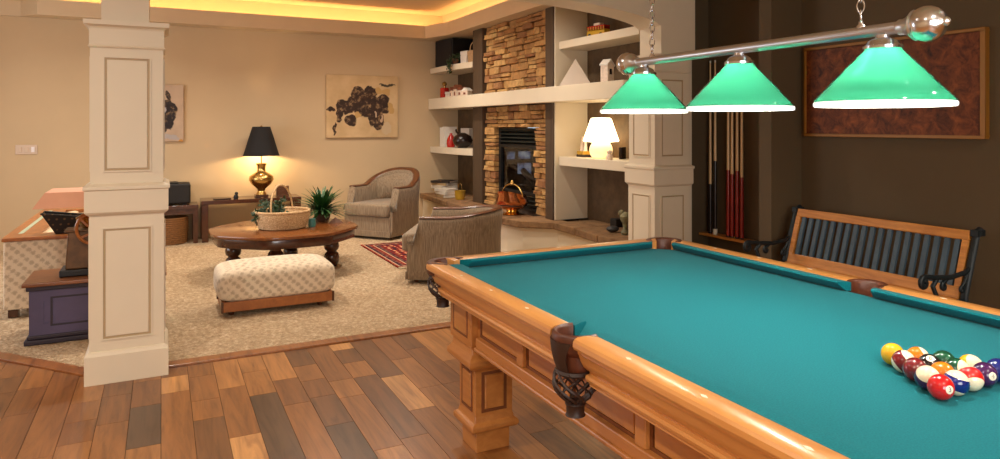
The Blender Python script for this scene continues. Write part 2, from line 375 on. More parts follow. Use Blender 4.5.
# ------------------------------------------------------------------ the shell of the room
CZ = .014
XL, XR, YF, YB = -4.2, 2.5, -4.0, 7.8
fl = struct(MB().box(XL, 2.6, YF, 3.6, -.06, -.004).box(XL, -2.0, 3.6, YB, -.06, -.004).box(-2.0, 2.6, 3.6, YB, -.06, -.004).build('floor', 'subfloor'), 'mixed tone hardwood plank floor of the billiard area')
PC = [srgb(142, 91, 45)]*3+[srgb(156, 103, 53)]*3+[srgb(130, 82, 41)]*3+[srgb(174, 119, 66)]*2+[srgb(112, 72, 39)]*2+[srgb(86, 62, 43), srgb(198, 144, 88)]
unit = MB().box(-.5, .5, -.5, .5, 0, 1).mesh('plank', 'plank_wood')
planks = []
PW = .132; x = XL
rp = random.Random(11)
fx, fy = math.sin(R(28.27)), math.cos(R(28.27))
while x < 2.45:
    y = YF-rp.random()*.6
    xm = x+PW/2
    top = 2.775 if xm > -2.0 else 2.83+(-2.0-xm)*1.19
    top = min(top, 5.4)
    while y < top-.02:
        L = rp.choice([.26, .38, .5, .65, .85, 1.1]); y1 = min(y+L, top)
        if top-y1 < .12: y1 = top
        if y1 > YF: planks.append((xm, max(y, YF), y1, rp.choice(PC)))
        y = y1
    x += PW
def vis(p):
    xm, y0, y1, _ = p; dx, dy = xm+1.69, (y0+y1)/2+1.731
    Y = dx*fx+dy*fy; X = dx*fy-dy*fx
    if Y < .5: return 0
    px, py = 539+702*X/Y, 126+702*1.376/Y
    return (y1-y0)/Y**2 if -40 < px < 760 and py < 500 else 0
planks.sort(key=vis, reverse=True)
for xm, y0, y1, c in planks[:290]:
    o = obj('plank', unit, fl); o.location = (xm, (y0+y1)/2, -.0035); o.scale = (PW-.0022, y1-y0-.0022, .0035); o.color = c
rest = MB()
for xm, y0, y1, c in planks[290:]: rest.box(xm-PW/2+.001, xm+PW/2-.001, y0+.001, y1-.001, -.0035, 0)
o = rest.build('plank_field', 'plank_wood', fl, fix=False); o['kind'] = 'stuff'; o.color = PC[0]
ths = MB(); ths.box(-1.66, 1.69, 2.78, 2.875, -.003, .012)
o = ths.build('threshold_strip', 'plank_wood', fl, bevel=.003); o.color = srgb(150, 94, 50)
dgl = math.hypot(2.15, 2.56)
o = MB().box(0, dgl, -.045, .045, -.003, .012).build('threshold_strip', 'plank_wood', fl, bevel=.003, loc=(-2.03, 2.87, 0), rz=math.atan2(2.56, -2.15)); o.color = srgb(150, 94, 50)

# carpet: wall-to-wall pile
rc = random.Random(3)
HF = [(1.52, 7.8), (1.47, 6.6), (1.44, 5.6), (1.40, 4.80), (1.457, 4.547), (1.703, 4.274), (1.688, 3.85), (1.64, 3.40), (1.675, 3.03), (1.675, 2.5)]
def hfront(y):
    for (x0, y0), (x1, y1) in zip(HF, HF[1:]):
        if y0 >= y >= y1: return x0+(x1-x0)*(y0-y)/(y0-y1)
    return 1.52
def cfn(a, b):
    y = 2.865+b*(YB-2.865-.01)
    xl = -2.0-(y-2.87)*.84 if y > 2.87 else -2.0
    xl = max(xl, XL+.01); xr = min(hfront(y)+.045, 1.70)
    return (xl+a*(xr-xl), y, CZ+rc.uniform(-.009, 0) if 0 < a < 1 and b > 0 else .002)
cp = MB().grid(cfn, 330, 300).build('carpet', 'carpet_pile', fix=False)
tag(cp, 'thick beige carpet covering the whole sitting area floor', 'carpet', kind='stuff')

# walls
struct(MB().box(XL-.15, 2.75, YB, YB+.15, 0, 3.2).build('wall_back', 'wall_paint'), 'plain beige back wall behind the lamp and paintings')
wl = MB()
for y0, y1, z0, z1 in ((YF-.1, 4.1, 0, 3.1), (6.3, YB+.1, 0, 3.1), (4.1, 6.3, 0, .7), (4.1, 6.3, 2.2, 3.1)): wl.box(XL-.15, XL, y0, y1, z0, z1)
struct(wl.build('wall_left', 'wall_paint'), 'beige side wall with an added window')
wf = MB()
for x0, x1, z0, z1 in ((XL-.1, -2.9, 0, 3.1), (-.3, 2.75, 0, 3.1), (-2.9, -.3, 0, .8), (-2.9, -.3, 2.3, 3.1)): wf.box(x0, x1, YF-.15, YF, z0, z1)
struct(wf.build('wall_front', 'wall_paint'), 'beige wall behind the camera with an added window')
wr = MB().box(XR, XR+.15, YF-.1, 2.95, 0, 3.0); wr.box(2.19, XR, 1.94, 2.06, 0, 2.9); wr.box(2.135, XR+.15, 2.95, 3.05, 0, 3.0)
struct(wr.build('wall_right', 'dark_paint'), 'dark brown painted wall behind the bench and cue rack')
# windows out of view, added to carry the fill lights
def window(name, M, w_, h_):
    fr = MB(M)
    for a in (-w_/2, 0, w_/2): fr.box(a-.03, a+.03, -.05, .05, 0, h_)
    for z in (0, h_*.62, h_): fr.box(-w_/2, w_/2, -.05, .05, z-.03, z+.03)
    return struct(fr.build(name, 'cream_paint'))
window('added_window_1', Matrix.Translation((-1.6, -4.07, .8)), 2.6, 1.5)
window('added_window_2', Matrix.Translation((-4.27, 5.2, .7)) @ Matrix.Rotation(R(90), 4, 'Z'), 2.2, 1.5)

# arched divider between billiard area and sitting area
def zarch(u): return 2.15+.175*math.sqrt(max(0, 1-((u-.02)/1.78)**2))
ma = MB(); N = 48; xs = [-1.75+3.54*i/N for i in range(N+1)]
prof = [(xs[0], 3.0)]+[(u, zarch(u)) for u in xs]+[(xs[-1], 3.0)]
vs = []; fs = []
for i, u in enumerate(xs): vs += [(u, 2.70, zarch(u)), (u, 2.70, 3.0), (u, 2.98, zarch(u)), (u, 2.98, 3.0)]
for i in range(N):
    a = 4*i; b = a+4; fs += [(a, b, b+1, a+1), (b+2, a+2, a+3, b+3), (a+2, b+2, b, a)]
ma.add(vs, fs)
ma.box(1.79, 2.135, 2.70, 2.98, 1.945, 3.0); ma.box(2.085, 2.135, 2.74, 2.98, 0, 1.95); ma.box(-1.975, -1.75, 2.70, 2.98, 1.945, 3.0)
ma.box(XL, -1.975, 2.72, 2.96, 2.55, 3.0)
struct(ma.build('wall_middle', 'cream_paint', smooth=30), 'cream arched header wall spanning the two columns')
struct(MB().box(XL-.1, 2.7, YF-.1, 2.98, 2.9, 3.0).build('ceiling', 'ceiling_paint'), 'flat ceiling over the billiard area')

# tray ceiling with cove lip
SZ, LZ = 2.58, 2.75
lip = [(1.64, 2.98), (1.64, 7.02), (1.50, 7.5), (-2.87, 7.5), (-3.05, 7.74), (XL, 7.74)]
out = [(2.3, 2.98), (2.3, 7.8), (2.3, 7.8), (-2.9, 7.8), (-3.1, 7.8), (XL, 7.8)]
so = MB()
for i in range(len(lip)-1):
    a, b, c_, d = lip[i], lip[i+1], out[i+1], out[i]
    so.prism([a, b, c_, d] if c_ != d else [a, b, c_], SZ, SZ+.03)
    dx, dy = b[0]-a[0], b[1]-a[1]; l = math.hypot(dx, dy); nx, ny = dy/l*.03, -dx/l*.03
    so.prism([a, b, (b[0]+nx, b[1]+ny), (a[0]+nx, a[1]+ny)], SZ+.03, LZ)
struct(so.build('trim_1', 'trim_paint'), 'beige soffit fascia hiding the cove lights')
struct(MB().box(XL-.1, 2.3, 2.98, 7.8, 2.95, 3.1).build('ceiling_tray', 'ceiling_paint'), 'raised tray ceiling washed by warm cove light')
o = MB().box(-2.85, 1.5, 7.60, 7.62, 2.615, 2.635).build('cove_rope_light', 'rope_glow'); tag(o, 'warm rope light hidden in cove above the back wall', 'light', 'cove rope lights')
o = MB().box(1.74, 1.76, 3.1, 7.0, 2.615, 2.635).build('cove_rope_light', 'rope_glow'); tag(o, 'warm rope light hidden in cove above the fireplace', 'light', 'cove rope lights')

# added fill downlights, out of view, in the billiard ceiling and the tray
def fill_can(x, y, z, power, label):
    t = thing('added_downlight', label, 'light', (x, y, z), 0, 'added fill downlights')
    MB().lathe([(.075, -.012), (.09, -.012), (.09, 0), (.075, 0)], 20, caps=False).build('added_trim_ring', 'cream_paint', t)
    MB().lathe([(.001, -.002), (.074, -.002)], 20, caps=False).build('lens', 'fill_lens_glow', t)
    l = area('fill_beam', (x, y, z-.02), (0, 0, 0), .14, .14, power, WARM2, 140)
for x, y, lab in ((-2.6, .9, 'near the panelled column'), (-2.6, -1.6, 'over the added window corner'), (-.6, -2.4, 'behind the pool table foot'), (1.6, -1.6, 'near the copper painting wall')): fill_can(x, y, 2.9, 34, 'white added fill downlight '+lab)
for x, y, lab in ((-1.6, 4.2, 'over the ottoman'), (-.2, 5.6, 'over the coffee table'), (-2.2, 6.0, 'over the sofa'), (.75, 3.9, 'in front of the lamp niche'), (.75, 6.1, 'over the rug')): fill_can(x, y, 2.95, 22, 'white added fill downlight '+lab)

# ------------------------------------------------------------------ panelled columns
def column(label, loc):
    t = thing('panelled_column', label, 'column', loc)
    MB().sqlathe([(.197, 0), (.197, .15), (.188, .165), (.178, .172)]).build('plinth', 'cream_paint', t)
    MB().sqlathe([(.176, .172), (.176, .905)]).build('lower_body', 'cream_paint', t)
    MB().sqlathe([(.178, .895), (.19, .905), (.197, .915), (.197, 1.03), (.204, 1.036), (.204, 1.052), (.178, 1.066)]).build('band', 'cream_paint', t)
    MB().sqlathe([(.172, 1.066), (.172, 1.80)]).build('upper_body', 'cream_paint', t)
    MB().sqlathe([(.176, 1.795), (.182, 1.803), (.176, 1.812), (.176, 1.898), (.181, 1.908), (.194, 1.916), (.200, 1.918), (.202, 1.942), (.11, 1.945)]).build('capital', 'cream_paint', t)
    for k in range(4):
        M = Matrix.Rotation(R(90*k), 4, 'Z') @ Matrix.Translation((0, 0, 0))
        for z0, z1, hw, face in ((.235, .825, .113, .176), (1.135, 1.745, .107, .172)):
            g = MB(); frame_rect(g, -hw, hw, z0, z1, .012, face-.004, face+.003, M); pm = g.build('panel_moulding', 'glaze', t)
            g = MB(); frame_rect(g, -hw-.006, hw+.006, z0-.006, z1+.006, .007, face-.002, face+.007, M); g.build('panel_bead', 'cream_paint', t)
            MB(M).box(-hw+.012, hw-.012, -face-.004, -face+.004, z0+.012, z1-.012).build('panel', 'cream_paint', t, bevel=.003)
    return t
column('cream panelled square column standing in front of the sofa and chest', (-1.853, 2.858, 0))
column('cream panelled square column between the shelves and the cue rack', (1.888, 2.858, 0))

# ------------------------------------------------------------------ fireplace wall with niches
HZ = .43
bw = MB().box(2.17, 2.32, 3.05, 4.565, 0, 2.58).box(2.10, 2.32, 6.475, YB, 0, 2.58)
struct(bw.build('wall_niche', 'niche_brown'), 'dark brown back panels of the shelf niches')
pn = MB().box(1.79, 2.17, 4.395, 4.414, HZ+.001, 2.58)
struct(pn.build('wall_pier', 'cream_paint'), 'cream side face of the fireplace pier beside the lamp shelf')
struct(MB().box(1.86, 2.30, 2.98, YB, 2.615, 2.949).build('wall_cove', 'trim_paint'), 'beige cove wall above the chimney')
ch = thing('stone_chimney', 'stacked ledge stone chimney breast with dark wood side posts', 'fireplace', (1.95, 5.375, 0))
cx0, cy0 = 1.95, 5.375
bk = MB()
for y0, y1, z0, z1 in ((4.57, 6.18, 1.36, 2.578), (4.57, 4.885, 0, 1.36), (5.885, 6.18, 0, 1.36), (4.885, 5.885, 0, .45)): bk.box(1.87-cx0, 2.25-cx0, y0-cy0, y1-cy0, z0, z1)
bk.build('backing', 'mortar', ch)
for y0, y1 in ((4.415, 4.57), (6.18, 6.47)): MB().box(1.77-cx0, 2.1-cx0, y0-cy0, y1-cy0, HZ, 2.578).build('post', 'post_wood', ch, bevel=.006)
rs = random.Random(5); stones = []
for k in range(8):
    b = MB().box(-.5, .5, -.5, .5, -.5, .5).mesh('stone', 'ledge_stone', bevel=.09, bseg=1)
    for v in b.vertices: v.co += Vector((rs.uniform(-.10, .10), rs.uniform(-.03, .03), rs.uniform(-.08, .08)))
    stones.append(b)
def courses(y0, y1, z0, z1):
    z = z0
    while z < z1-.015:
        h = rs.choice([.045, .06, .075, .09]); h = min(h, z1-z)
        if z1-z-h < .03: h = z1-z
        y = y0
        while y < y1-.01:
            L = rs.uniform(.12, .34); L = min(L, y1-y)
            if y1-y-L < .07: L = y1-y
            if h > .07 and L > .16 and rs.random() < .3:
                for q in (0, 1): yield y, y+L, z+q*h/2, z+(q+1)*h/2
            else: yield y, y+L, z, z+h
            y += L
        z += h
for a in ((4.57, 6.18, 1.765, 2.578), (4.57, 6.18, 1.36, 1.605), (4.57, 4.88, HZ, 1.36), (5.89, 6.18, HZ, 1.36)):
    for y0, y1, z0, z1 in courses(*a):
        d = rs.uniform(.03, .075)
        o = obj('stone', rs.choice(stones), ch); o.location = (1.875-d/2-cx0, (y0+y1)/2-cy0, (z0+z1)/2); o.scale = (d+.03, y1-y0-.006, z1-z0-.005)
# firebox insert
fb = thing('gas_fireplace_insert', 'black glass fronted fireplace insert with louvres set in stone', 'fireplace', (1.87, 5.385, 0))
def fx_(mb, name, m, **k): return mb.build(name, m, fb, **k)
fm = MB()
for y0, y1, z0, z1 in ((-.495, -.44, .452, 1.352), (.44, .495, .452, 1.352), (-.44, .44, 1.335, 1.352), (-.44, .44, .452, .47), (-.44, .44, 1.13, 1.16), (-.44, .44, .62, .645)): fm.box(-.012, .03, y0, y1, z0, z1)
fx_(fm, 'surround', 'black_metal')
for k in range(4): fx_(MB(Matrix.Translation((.01, 0, 1.185+k*.042)) @ Matrix.Rotation(R(28), 4, 'Y')).box(-.03, .02, -.44, .44, -.006, .006), 'louvre', 'louver_metal')
for k in range(3): fx_(MB(Matrix.Translation((.01, 0, .50+k*.045)) @ Matrix.Rotation(R(28), 4, 'Y')).box(-.03, .02, -.44, .44, -.006, .006), 'louvre', 'louver_metal')
fx_(MB().box(.012, .016, -.44, .44, .645, 1.13), 'glass_pane', 'fire_glass')
ib = MB().box(.03, .42, -.46, -.44, .45, 1.352).box(.03, .42, .44, .46, .45, 1.352).box(.03, .42, -.46, .46, 1.13, 1.16).box(.03, .42, -.46, .46, .62, .64).box(.03, .08, -.46, .46, 1.16, 1.352).box(.03, .08, -.46, .46, .452, .62)
fx_(ib, 'inner_box', 'fire_black')
rb = fx_(MB().box(.42, .44, -.46, .46, .62, 1.16), 'rear_panel', 'fire_black')
sdw = fx_(MB().box(.035, .40, .434, .441, .66, 1.12), 'side_panel', 'fire_black')
for x0, x1, z0, z1 in ((.07, .17, .98, 1.07), (.22, .38, .98, 1.07), (.21, .39, .80, .93)): MB().box(x0, x1, .428, .435, z0, z1).build('glow_pane', 'painted_window_glow', sdw)  # glowing panes added to imitate bluish window reflections in the fire glass
for k, (y, z, r, a) in enumerate(((-.1, .68, .04, 8), (.15, .69, .045, -10), (.0, .75, .04, 25), (-.2, .74, .035, -25))):
    fx_(MB(Matrix.Translation((.18+.04*(k % 2), y, z)) @ Matrix.Rotation(R(a), 4, 'X')).tube([(0, -.22, 0), (.01, -.05, .012), (0, .1, 0), (-.01, .24, .01)], [r*.9, r, r*.95, r*.8], 8), 'log', 'log_bark', smooth=40)
# hearth
he = thing('hearth', 'raised stone topped hearth bench with cream painted base', 'hearth', (1.75, 5.4, 0))
front = [(1.52, 7.8), (1.47, 6.6), (1.44, 5.6), (1.40, 4.80), (1.457, 4.547), (1.703, 4.274), (1.688, 3.85), (1.64, 3.40), (1.675, 3.03)]
def hpoly(i, j, inset, back): return [(front[k][0]+inset-1.75, front[k][1]-5.4) for k in range(i, j+1)]+[(back-1.75, front[j][1]-5.4), (back-1.75, front[i][1]-5.4)]
for i, j in ((0, 1), (1, 2), (2, 3), (3, 5), (5, 6), (6, 7), (7, 8)):
    p = hpoly(i, j, 0, 2.165 if i != 3 else 1.865)
    if j <= 3: p = hpoly(i, j, 0, 1.765 if i else 2.095)
    p = [(x, y+(.004 if y < (front[i][1]+front[j][1])/2-5.4 else -.004)) for x, y in p]
    MB().prism(p, .36, HZ-rs.uniform(0, .003)).build('slab_stone', 'hearth_stone', he, bevel=.009)
MB().prism(hpoly(0, 8, .05, 1.86), 0, .362).build('base', 'cream_paint', he)
MB().prism(hpoly(0, 8, .035, 1.86), .325, .358).build('base_moulding', 'trim_paint', he)
MB().prism(hpoly(0, 8, .046, 1.86), .0, .09).build('base_board', 'cream_paint', he)
# shelves
def shelf(name, label, poly, z0, z1): return tag(MB().prism(poly, z0, z1).build(name, 'cream_paint', bevel=.004), label, 'shelf')
shelf('mantel_shelf', 'long thick cream mantel shelf across fireplace and both niches', [(1.65, 7.795), (1.65, 4.3), (1.68, 3.06), (2.168, 3.06), (2.168, 4.39), (1.768, 4.39), (1.768, 6.475), (2.098, 6.475), (2.098, 7.795)], 1.61, 1.76)
NL = [(1.675, 7.795), (1.672, 7.3), (1.70, 6.85), (1.765, 6.475), (2.098, 6.475), (2.098, 7.795)]
NR = [(1.83, 4.39), (1.84, 3.06), (2.168, 3.06), (2.168, 4.39)]
shelf('niche_shelf', 'cream upper shelf under the black speaker left of the chimney', NL, 2.115, 2.19)
shelf('niche_shelf', 'cream lower shelf with white books left of the fireplace', NL, 1.0, 1.085)
shelf('niche_shelf', 'cream shelf under the glowing white mushroom lamp', NR, .98, 1.07)
shelf('niche_shelf', 'cream top shelf holding the toy bus', NR, 2.146, 2.222)

# ------------------------------------------------------------------ pool table
pt = thing('pool_table', 'honey wood pool table with teal green felt and leather net pockets', 'pool table', (0, 0, 0))
def pp(mb, name, m, par=None, **k): return mb.build(name, m, par or pt, **k)
HL = 1.2765
RP = [(.609, .784), (.64, .790), (.673, .789), (.682, .785), (.687, .778), (.688, .765), (.684, .757), (.672, .752), (.672, .744), (.668, .738), (.663, .722), (.654, .705), (.643, .694), (.634, .690), (.634, .682), (.646, .681), (.648, .672), (.644, .663), (.634, .660), (.634, .648), (.56, .648), (.56, .735), (.609, .738)]
def sweep(prof, M, s0, s1, k0, k1, nose):   # along local y; ends shift with distance from u=.609
    n = len(prof); vs = []
    for u, z in prof: vs.append((u, s0+k0*(u-.609), z))
    for u, z in prof: vs.append((u, s1+k1*(u-.609), z))
    fs = [tuple(range(n)), tuple(range(2*n-1, n-1, -1))]+[(i, n+i, n+(i+1) % n, (i+1) % n) for i in range(n)]
    return MB().add(vs, fs, M)
CP = [(.611, .7845), (.582, .788), (.563, .7875), (.559, .784), (.561, .778), (.592, .752), (.611, .752)]
for sx in (1, -1):
    for sy in (1, -1):
        M = Matrix.Diagonal((sx, sy, 1, 1))
        pp(sweep(RP, M, .068, 1.115, -.05, .55, 0), 'rail', 'pool_wood', smooth=26)
        pp(sweep(CP, M, .052, 1.088, -.35, .75, 0), 'cushion', 'felt', smooth=35)
for sy in (1, -1):
    M = Matrix.Diagonal((1, sy, 1, 1)) @ Matrix.Translation((0, .5585, 0)) @ Matrix.Rotation(R(90), 4, 'Z')
    pp(sweep(RP, M, -.556, .556, -.55, .55, 0), 'rail', 'pool_wood', smooth=26)
    pp(sweep(CP, M, -.529, .529, -.75, .75, 0), 'cushion', 'felt', smooth=35)
a, b = .598, 1.157
pp(MB().prism([(-a+.09, -b), (a-.09, -b), (a, -b+.09), (a, b-.09), (a-.09, b), (-a+.09, b), (-a, b-.09), (-a, -b+.09)], .725, .75), 'playing_bed', 'felt')
# sights
dm = MB().prism([(.006, 0), (0, .0125), (-.006, 0), (0, -.0125)], .7885, .7905).mesh('sight', 'pearl')
dm2 = MB().prism([(.0125, 0), (0, .006), (-.0125, 0), (0, -.006)], .7885, .7905).mesh('sight', 'pearl')
for sx in (1, -1):
    for k in (1, 2, 3, 5, 6, 7): obj('sight', dm, pt, (sx*.653, -1.1176+k*.2794, 0))
for sy in (1, -1):
    for k in (1, 2, 3): obj('sight', dm2, pt, (-.559+k*.2794, sy*1.2116, 0))
# body with recessed panels
pp(MB().box(-.535, .535, -1.10, 1.10, .49, .648), 'apron', 'pool_wood_shaded')
def apron_side(M, L, stiles):
    pp(MB(M).box(-L, L, -.566, -.535, .475, .515), 'apron_rail', 'pool_wood_shaded', bevel=.004)
    pp(MB(M).box(-L, L, -.575, -.535, .462, .478), 'apron_moulding', 'pool_wood_shaded', bevel=.005)
    pp(MB(M).box(-L, L, -.560, -.535, .628, .648), 'apron_rail', 'pool_wood_shaded')
    for y in stiles: pp(MB(M).box(y-.024, y+.024, -.560, -.535, .515, .628), 'apron_stile', 'pool_wood_shaded', bevel=.003)
    e = [-L]+[q for y in stiles for q in (y-.024, y+.024)]+[L]
    for i in range(0, len(e), 2):
        g = MB(); frame_rect(g, e[i], e[i+1], .515, .628, .011, .535, .545, M); pp(g, 'groove_shade_strip', 'groove_shade')
        pp(MB(M).box(e[i]+.02, e[i+1]-.02, -.546, -.535, .527, .616), 'apron_panel', 'pool_wood_shaded', bevel=.004)
for sx in (1, -1): apron_side(Matrix.Rotation(R(90*sx), 4, 'Z'), .905, [-.52, -.2, .2, .52])
for sy in (0, 180): apron_side(Matrix.Rotation(R(sy), 4, 'Z') @ Matrix.Translation((0, -.575, 0)), .34, [0])
for sx in (1, -1):
    for sy in (1, -1):
        c_ = (sx*.448, sy*1.068)
        lg = MB().sqlathe([(.077, 0), (.077, .082), (.084, .088), (.102, .094), (.108, .102), (.108, .118), (.102, .126), (.092, .131), (.089, .146), (.086, .156),
            (.087, .345), (.093, .352), (.098, .358), (.120, .368), (.129, .382), (.129, .400), (.122, .410), (.112, .424), (.108, .452), (.118, .458), (.118, .648)], c_)
        leg = pp(lg, 'leg', 'pool_wood_shaded', bevel=.0025)
        for k in range(4):
            M = Matrix.Translation((c_[0], c_[1], 0)) @ Matrix.Rotation(R(90*k), 4, 'Z')
            g = MB(); frame_rect(g, -.058, .058, .17, .34, .012, .080, .0895, M); g.build('groove_shade_strip', 'groove_shade', leg)
            MB(M).box(-.044, .044, -.0925, -.08, .184, .326).build('leg_panel', 'pool_wood_shaded', leg, bevel=.005)
            g = MB(); frame_rect(g, -.08, .08, .49, .62, .009, .11, .1195, M); g.build('groove_shade_strip', 'groove_shade', leg)
            MB(M).box(-.068, .068, -.1215, -.11, .503, .607).build('leg_panel', 'pool_wood_shaded', leg, bevel=.004)
# pockets
def ring_arc(mb, cx, cy, ri, ro, a0, a1, z0, z1, n=18, lift=0):
    for i in range(n):
        p = [(cx+r*math.cos(R(q)), cy+r*math.sin(R(q))) for r, q in ((ri, a0+(a1-a0)*i/n), (ro, a0+(a1-a0)*i/n), (ro, a0+(a1-a0)*(i+1)/n), (ri, a0+(a1-a0)*(i+1)/n))]
        mb.prism(p, z0, z1)
def pocket(cx, cy, ang, ro, sh, drop):
    ri = .057
    pk = bpy.data.objects.new('pocket', None); C.objects.link(pk); pk.parent = pt; pk.location = (cx, cy, 0); pk.rotation_euler = (0, 0, R(ang)); pk.empty_display_size = .05
    def fn(a, b):   # leather collar: arc a, section b
        q = R(-108+216*a); sec = [(ri, .725), (ri, .782), (ri+.004, .787), (ri+.010, .7905), (ro-.008, .7905), (ro-.002, .786), (ro, .775), (ro, .745), (ro-.01, .735), (ri, .725)]
        r, z = sec[round(b*9)]; return (r*math.cos(q), r*math.sin(q), z)
    m = MB().grid(fn, 28, 9); m.f.append(tuple(range(0, 29*10, 29))); m.f.append(tuple(range(28+29*9, 0, -29)))
    m.build('collar', 'leather', pk, smooth=45)
    # shield hanging down the outside
    def sf(a, b):
        h = (a-.5)*2; wz = 1-.22*math.sin(b*math.pi)**1 - .15*b
        q = h*sh/ro*wz; z = .768-b*(.768-drop); rr = ro+.004-.025*b**2
        return (rr*math.cos(q), rr*math.sin(q), z)
    s1 = MB().grid(sf, 12, 10); n = len(s1.v)
    s1.v += [(x*.93, y*.93, z) for x, y, z in s1.v]; s1.f += [tuple(n+i for i in reversed(f)) for f in s1.f[:]]
    bd = [i for i in range(12)]+[12+13*j for j in range(10)]+[142-i for i in range(12)]+[130-13*j for j in range(10)]
    s1.f += [(bd[i], bd[(i+1) % len(bd)], n+bd[(i+1) % len(bd)], n+bd[i]) for i in range(len(bd))]
    s1.build('shield', 'leather_dark', pk, smooth=50)
    # woven strap net
    zt = drop+.012; zb = drop-.08; ox = ro-.068
    def prof(t): return (.054+.016*math.sin(t*math.pi*.9)-.034*t**2, zt+(zb-zt)*t)
    net = MB(); K = 9
    for s in (1, -1):
        for k in range(K):
            pts = []
            for i in range(11):
                t = i/10; r, z = prof(t); q = 2*math.pi*k/K+s*t*1.9; rr = r+.002*s
                pts.append((ox+rr*math.cos(q), rr*math.sin(q), z))
            net.tube(pts, [(.0042, .0022)]*11, 5)
    for t in (0, .04): r, z = prof(t); net.tube([(ox+r*math.cos(2*math.pi*i/20), r*math.sin(2*math.pi*i/20), z) for i in range(20)], .005, 6, closed=True)
    net.build('net', 'leather_dark', pk, smooth=50)
    MB().lathe([(.026, 0), (.031, -.006), (.027, -.014), (.026, -.034), (.030, -.04), (.012, -.041)], 14, (ox, 0, zb)).build('toe', 'leather_dark', pk, smooth=40)
    MB().lathe([(.056, .724), (.054, .70), (.05, .67), (.03, .655), (.001, .652)], 18, caps=False).build('liner', 'leather', pk, smooth=50)
for sx in (1, -1): pocket(sx*.632, 0, 0 if sx > 0 else 180, .076, .058, .665)
for sx in (1, -1):
    for sy in (1, -1): pocket(sx*.587, sy*1.146, math.degrees(math.atan2(sy, sx)), .098, .045, .71)

# ------------------------------------------------------------------ the rack of balls
rb_ = .0286; BZ = .75+rb_
rows = [[('yellow', 0, 1)], [('maroon', 1, 15), ('orange', 1, 13)], [('maroon', 0, 7), ('black', 0, 8), ('green', 0, 6)], [('purple', 1, 12), ('orange', 0, 5), ('green', 1, 14), ('yellow', 1, 9)], [('red', 0, 3), ('blue', 1, 10), ('red', 1, 11), ('purple', 0, 4), ('blue', 0, 2)]]
LB = {1: 'solid yellow ball alone at the tip of the rack', 15: 'maroon and white striped ball in the rack, touching the yellow tip ball', 13: 'orange and white striped ball in the rack, touching the yellow tip ball',
 7: 'solid maroon ball on the long edge of the rack', 8: 'solid black ball in the middle of the rack', 6: 'solid green ball on the far edge of the rack',
 12: 'purple and white striped ball next to the front red ball', 5: 'solid orange ball inside the rack', 14: 'green and white striped ball inside the rack', 9: 'yellow and white striped ball on the far edge of the rack',
 3: 'solid red ball with a 3 at the front corner of the rack', 10: 'blue and white striped ball beside the front red ball', 11: 'red and white striped ball in the back row of the rack', 4: 'solid purple ball numbered 4 in the back row', 2: 'solid blue ball at the far corner of the rack'}
DIR = {3: (-.25, -.75, .1), 4: (-.35, -.8, .15), 8: (-.45, -.35, .85), 1: (.6, .7, .1), 7: (.5, .8, .2), 6: (.4, .7, -.6), 5: (.3, .5, -.8), 2: (.5, -.2, -.8)}
SROT = {15: (40, 30, 0), 13: (60, 20, 40), 12: (20, -30, 0), 14: (75, 30, 0), 9: (50, -20, 10), 10: (8, 14, 0), 11: (-40, 40, 0)}
bme = {}
def digits(n):
    cu = bpy.data.curves.new('numeral', 'FONT'); cu.body = str(n); cu.size = .015 if n < 10 else .0115; cu.align_x = 'CENTER'; cu.align_y = 'CENTER'; cu.resolution_u = 3
    o = bpy.data.objects.new('numeral', cu); C.objects.link(o); dg = bpy.context.evaluated_depsgraph_get()
    me = bpy.data.meshes.new_from_object(o.evaluated_get(dg)); bpy.data.objects.remove(o); return me
for i, row in enumerate(rows):
    for j, (col, st, n) in enumerate(row):
        x = (j-i/2)*(2*rb_+.0004)-.004; y = -.551-i*(math.sqrt(3)*rb_+.0006)
        me = MB().ball(rb_, (0, 0, 0), 28, 18).mesh('pool_ball', ('ball_stripe_' if st else 'ball_')+col, smooth=60)
        o = obj('pool_ball', me); o.location = (x, y, BZ); tag(o, LB[n], 'ball', 'billiard balls racked on the felt')
        if st: o.rotation_euler = tuple(R(q) for q in SROT[n]); d = Vector((1, .1, 0)) if n != 10 else Vector((1, 1, 0))
        else: d = Vector(DIR[n])
        d.normalize()
        q = d.to_track_quat('Z', 'Y').to_matrix().to_4x4()
        cap = MB(); cap.lathe([(rb_*1.004*math.sin(a_), rb_*1.004*math.cos(a_)) for a_ in (.34, .25, .15, .001)], 20, caps=False)
        cap.M = None; me = cap.mesh('number_spot', 'ivory', smooth=60); sp_ = obj('number_spot', me, o); sp_.matrix_local = q
        dmesh = digits(n); dmesh.materials.clear(); dmesh.materials.append(MATS['black_plastic'])
        for v in dmesh.vertices: v.co.z = math.sqrt(rb_**2*1.012-v.co.x**2-v.co.y**2)
        nm = obj('numeral', dmesh, sp_)

# ------------------------------------------------------------------ billiard lamp
lp = thing('billiard_lamp', 'three shade green glass billiard lamp with brushed metal bar on chains', 'pendant lamp', (0, 0, 1.44))
MBR = Matrix.Rotation(R(-90), 4, 'X')
MB(Matrix.Translation((0, 0, .192))).tube([(0, -.575, 0), (0, .575, 0)], .0165, 20).build('bar', 'nickel', lp, smooth=40)
for s in (1, -1):
    M = Matrix.Translation((0, s*.575, .192)) @ Matrix.Rotation(R(-90*s), 4, 'X')
    e = MB(M).lathe([(.018, -.01), (.021, -.005), (.021, .005), (.024, .015), (.033, .03), (.037, .034), (.040, .037), (.038, .042)], 24).build('end_collar', 'nickel', lp, smooth=40)
    MB(M).lathe([(.036, .040), (.043, .052), (.046, .066), (.044, .082), (.037, .096), (.025, .107), (.012, .112), (.010, .115), (.012, .118), (.008, .124), (.001, .128)], 28).build('finial', 'nickel_polished', lp, smooth=40)
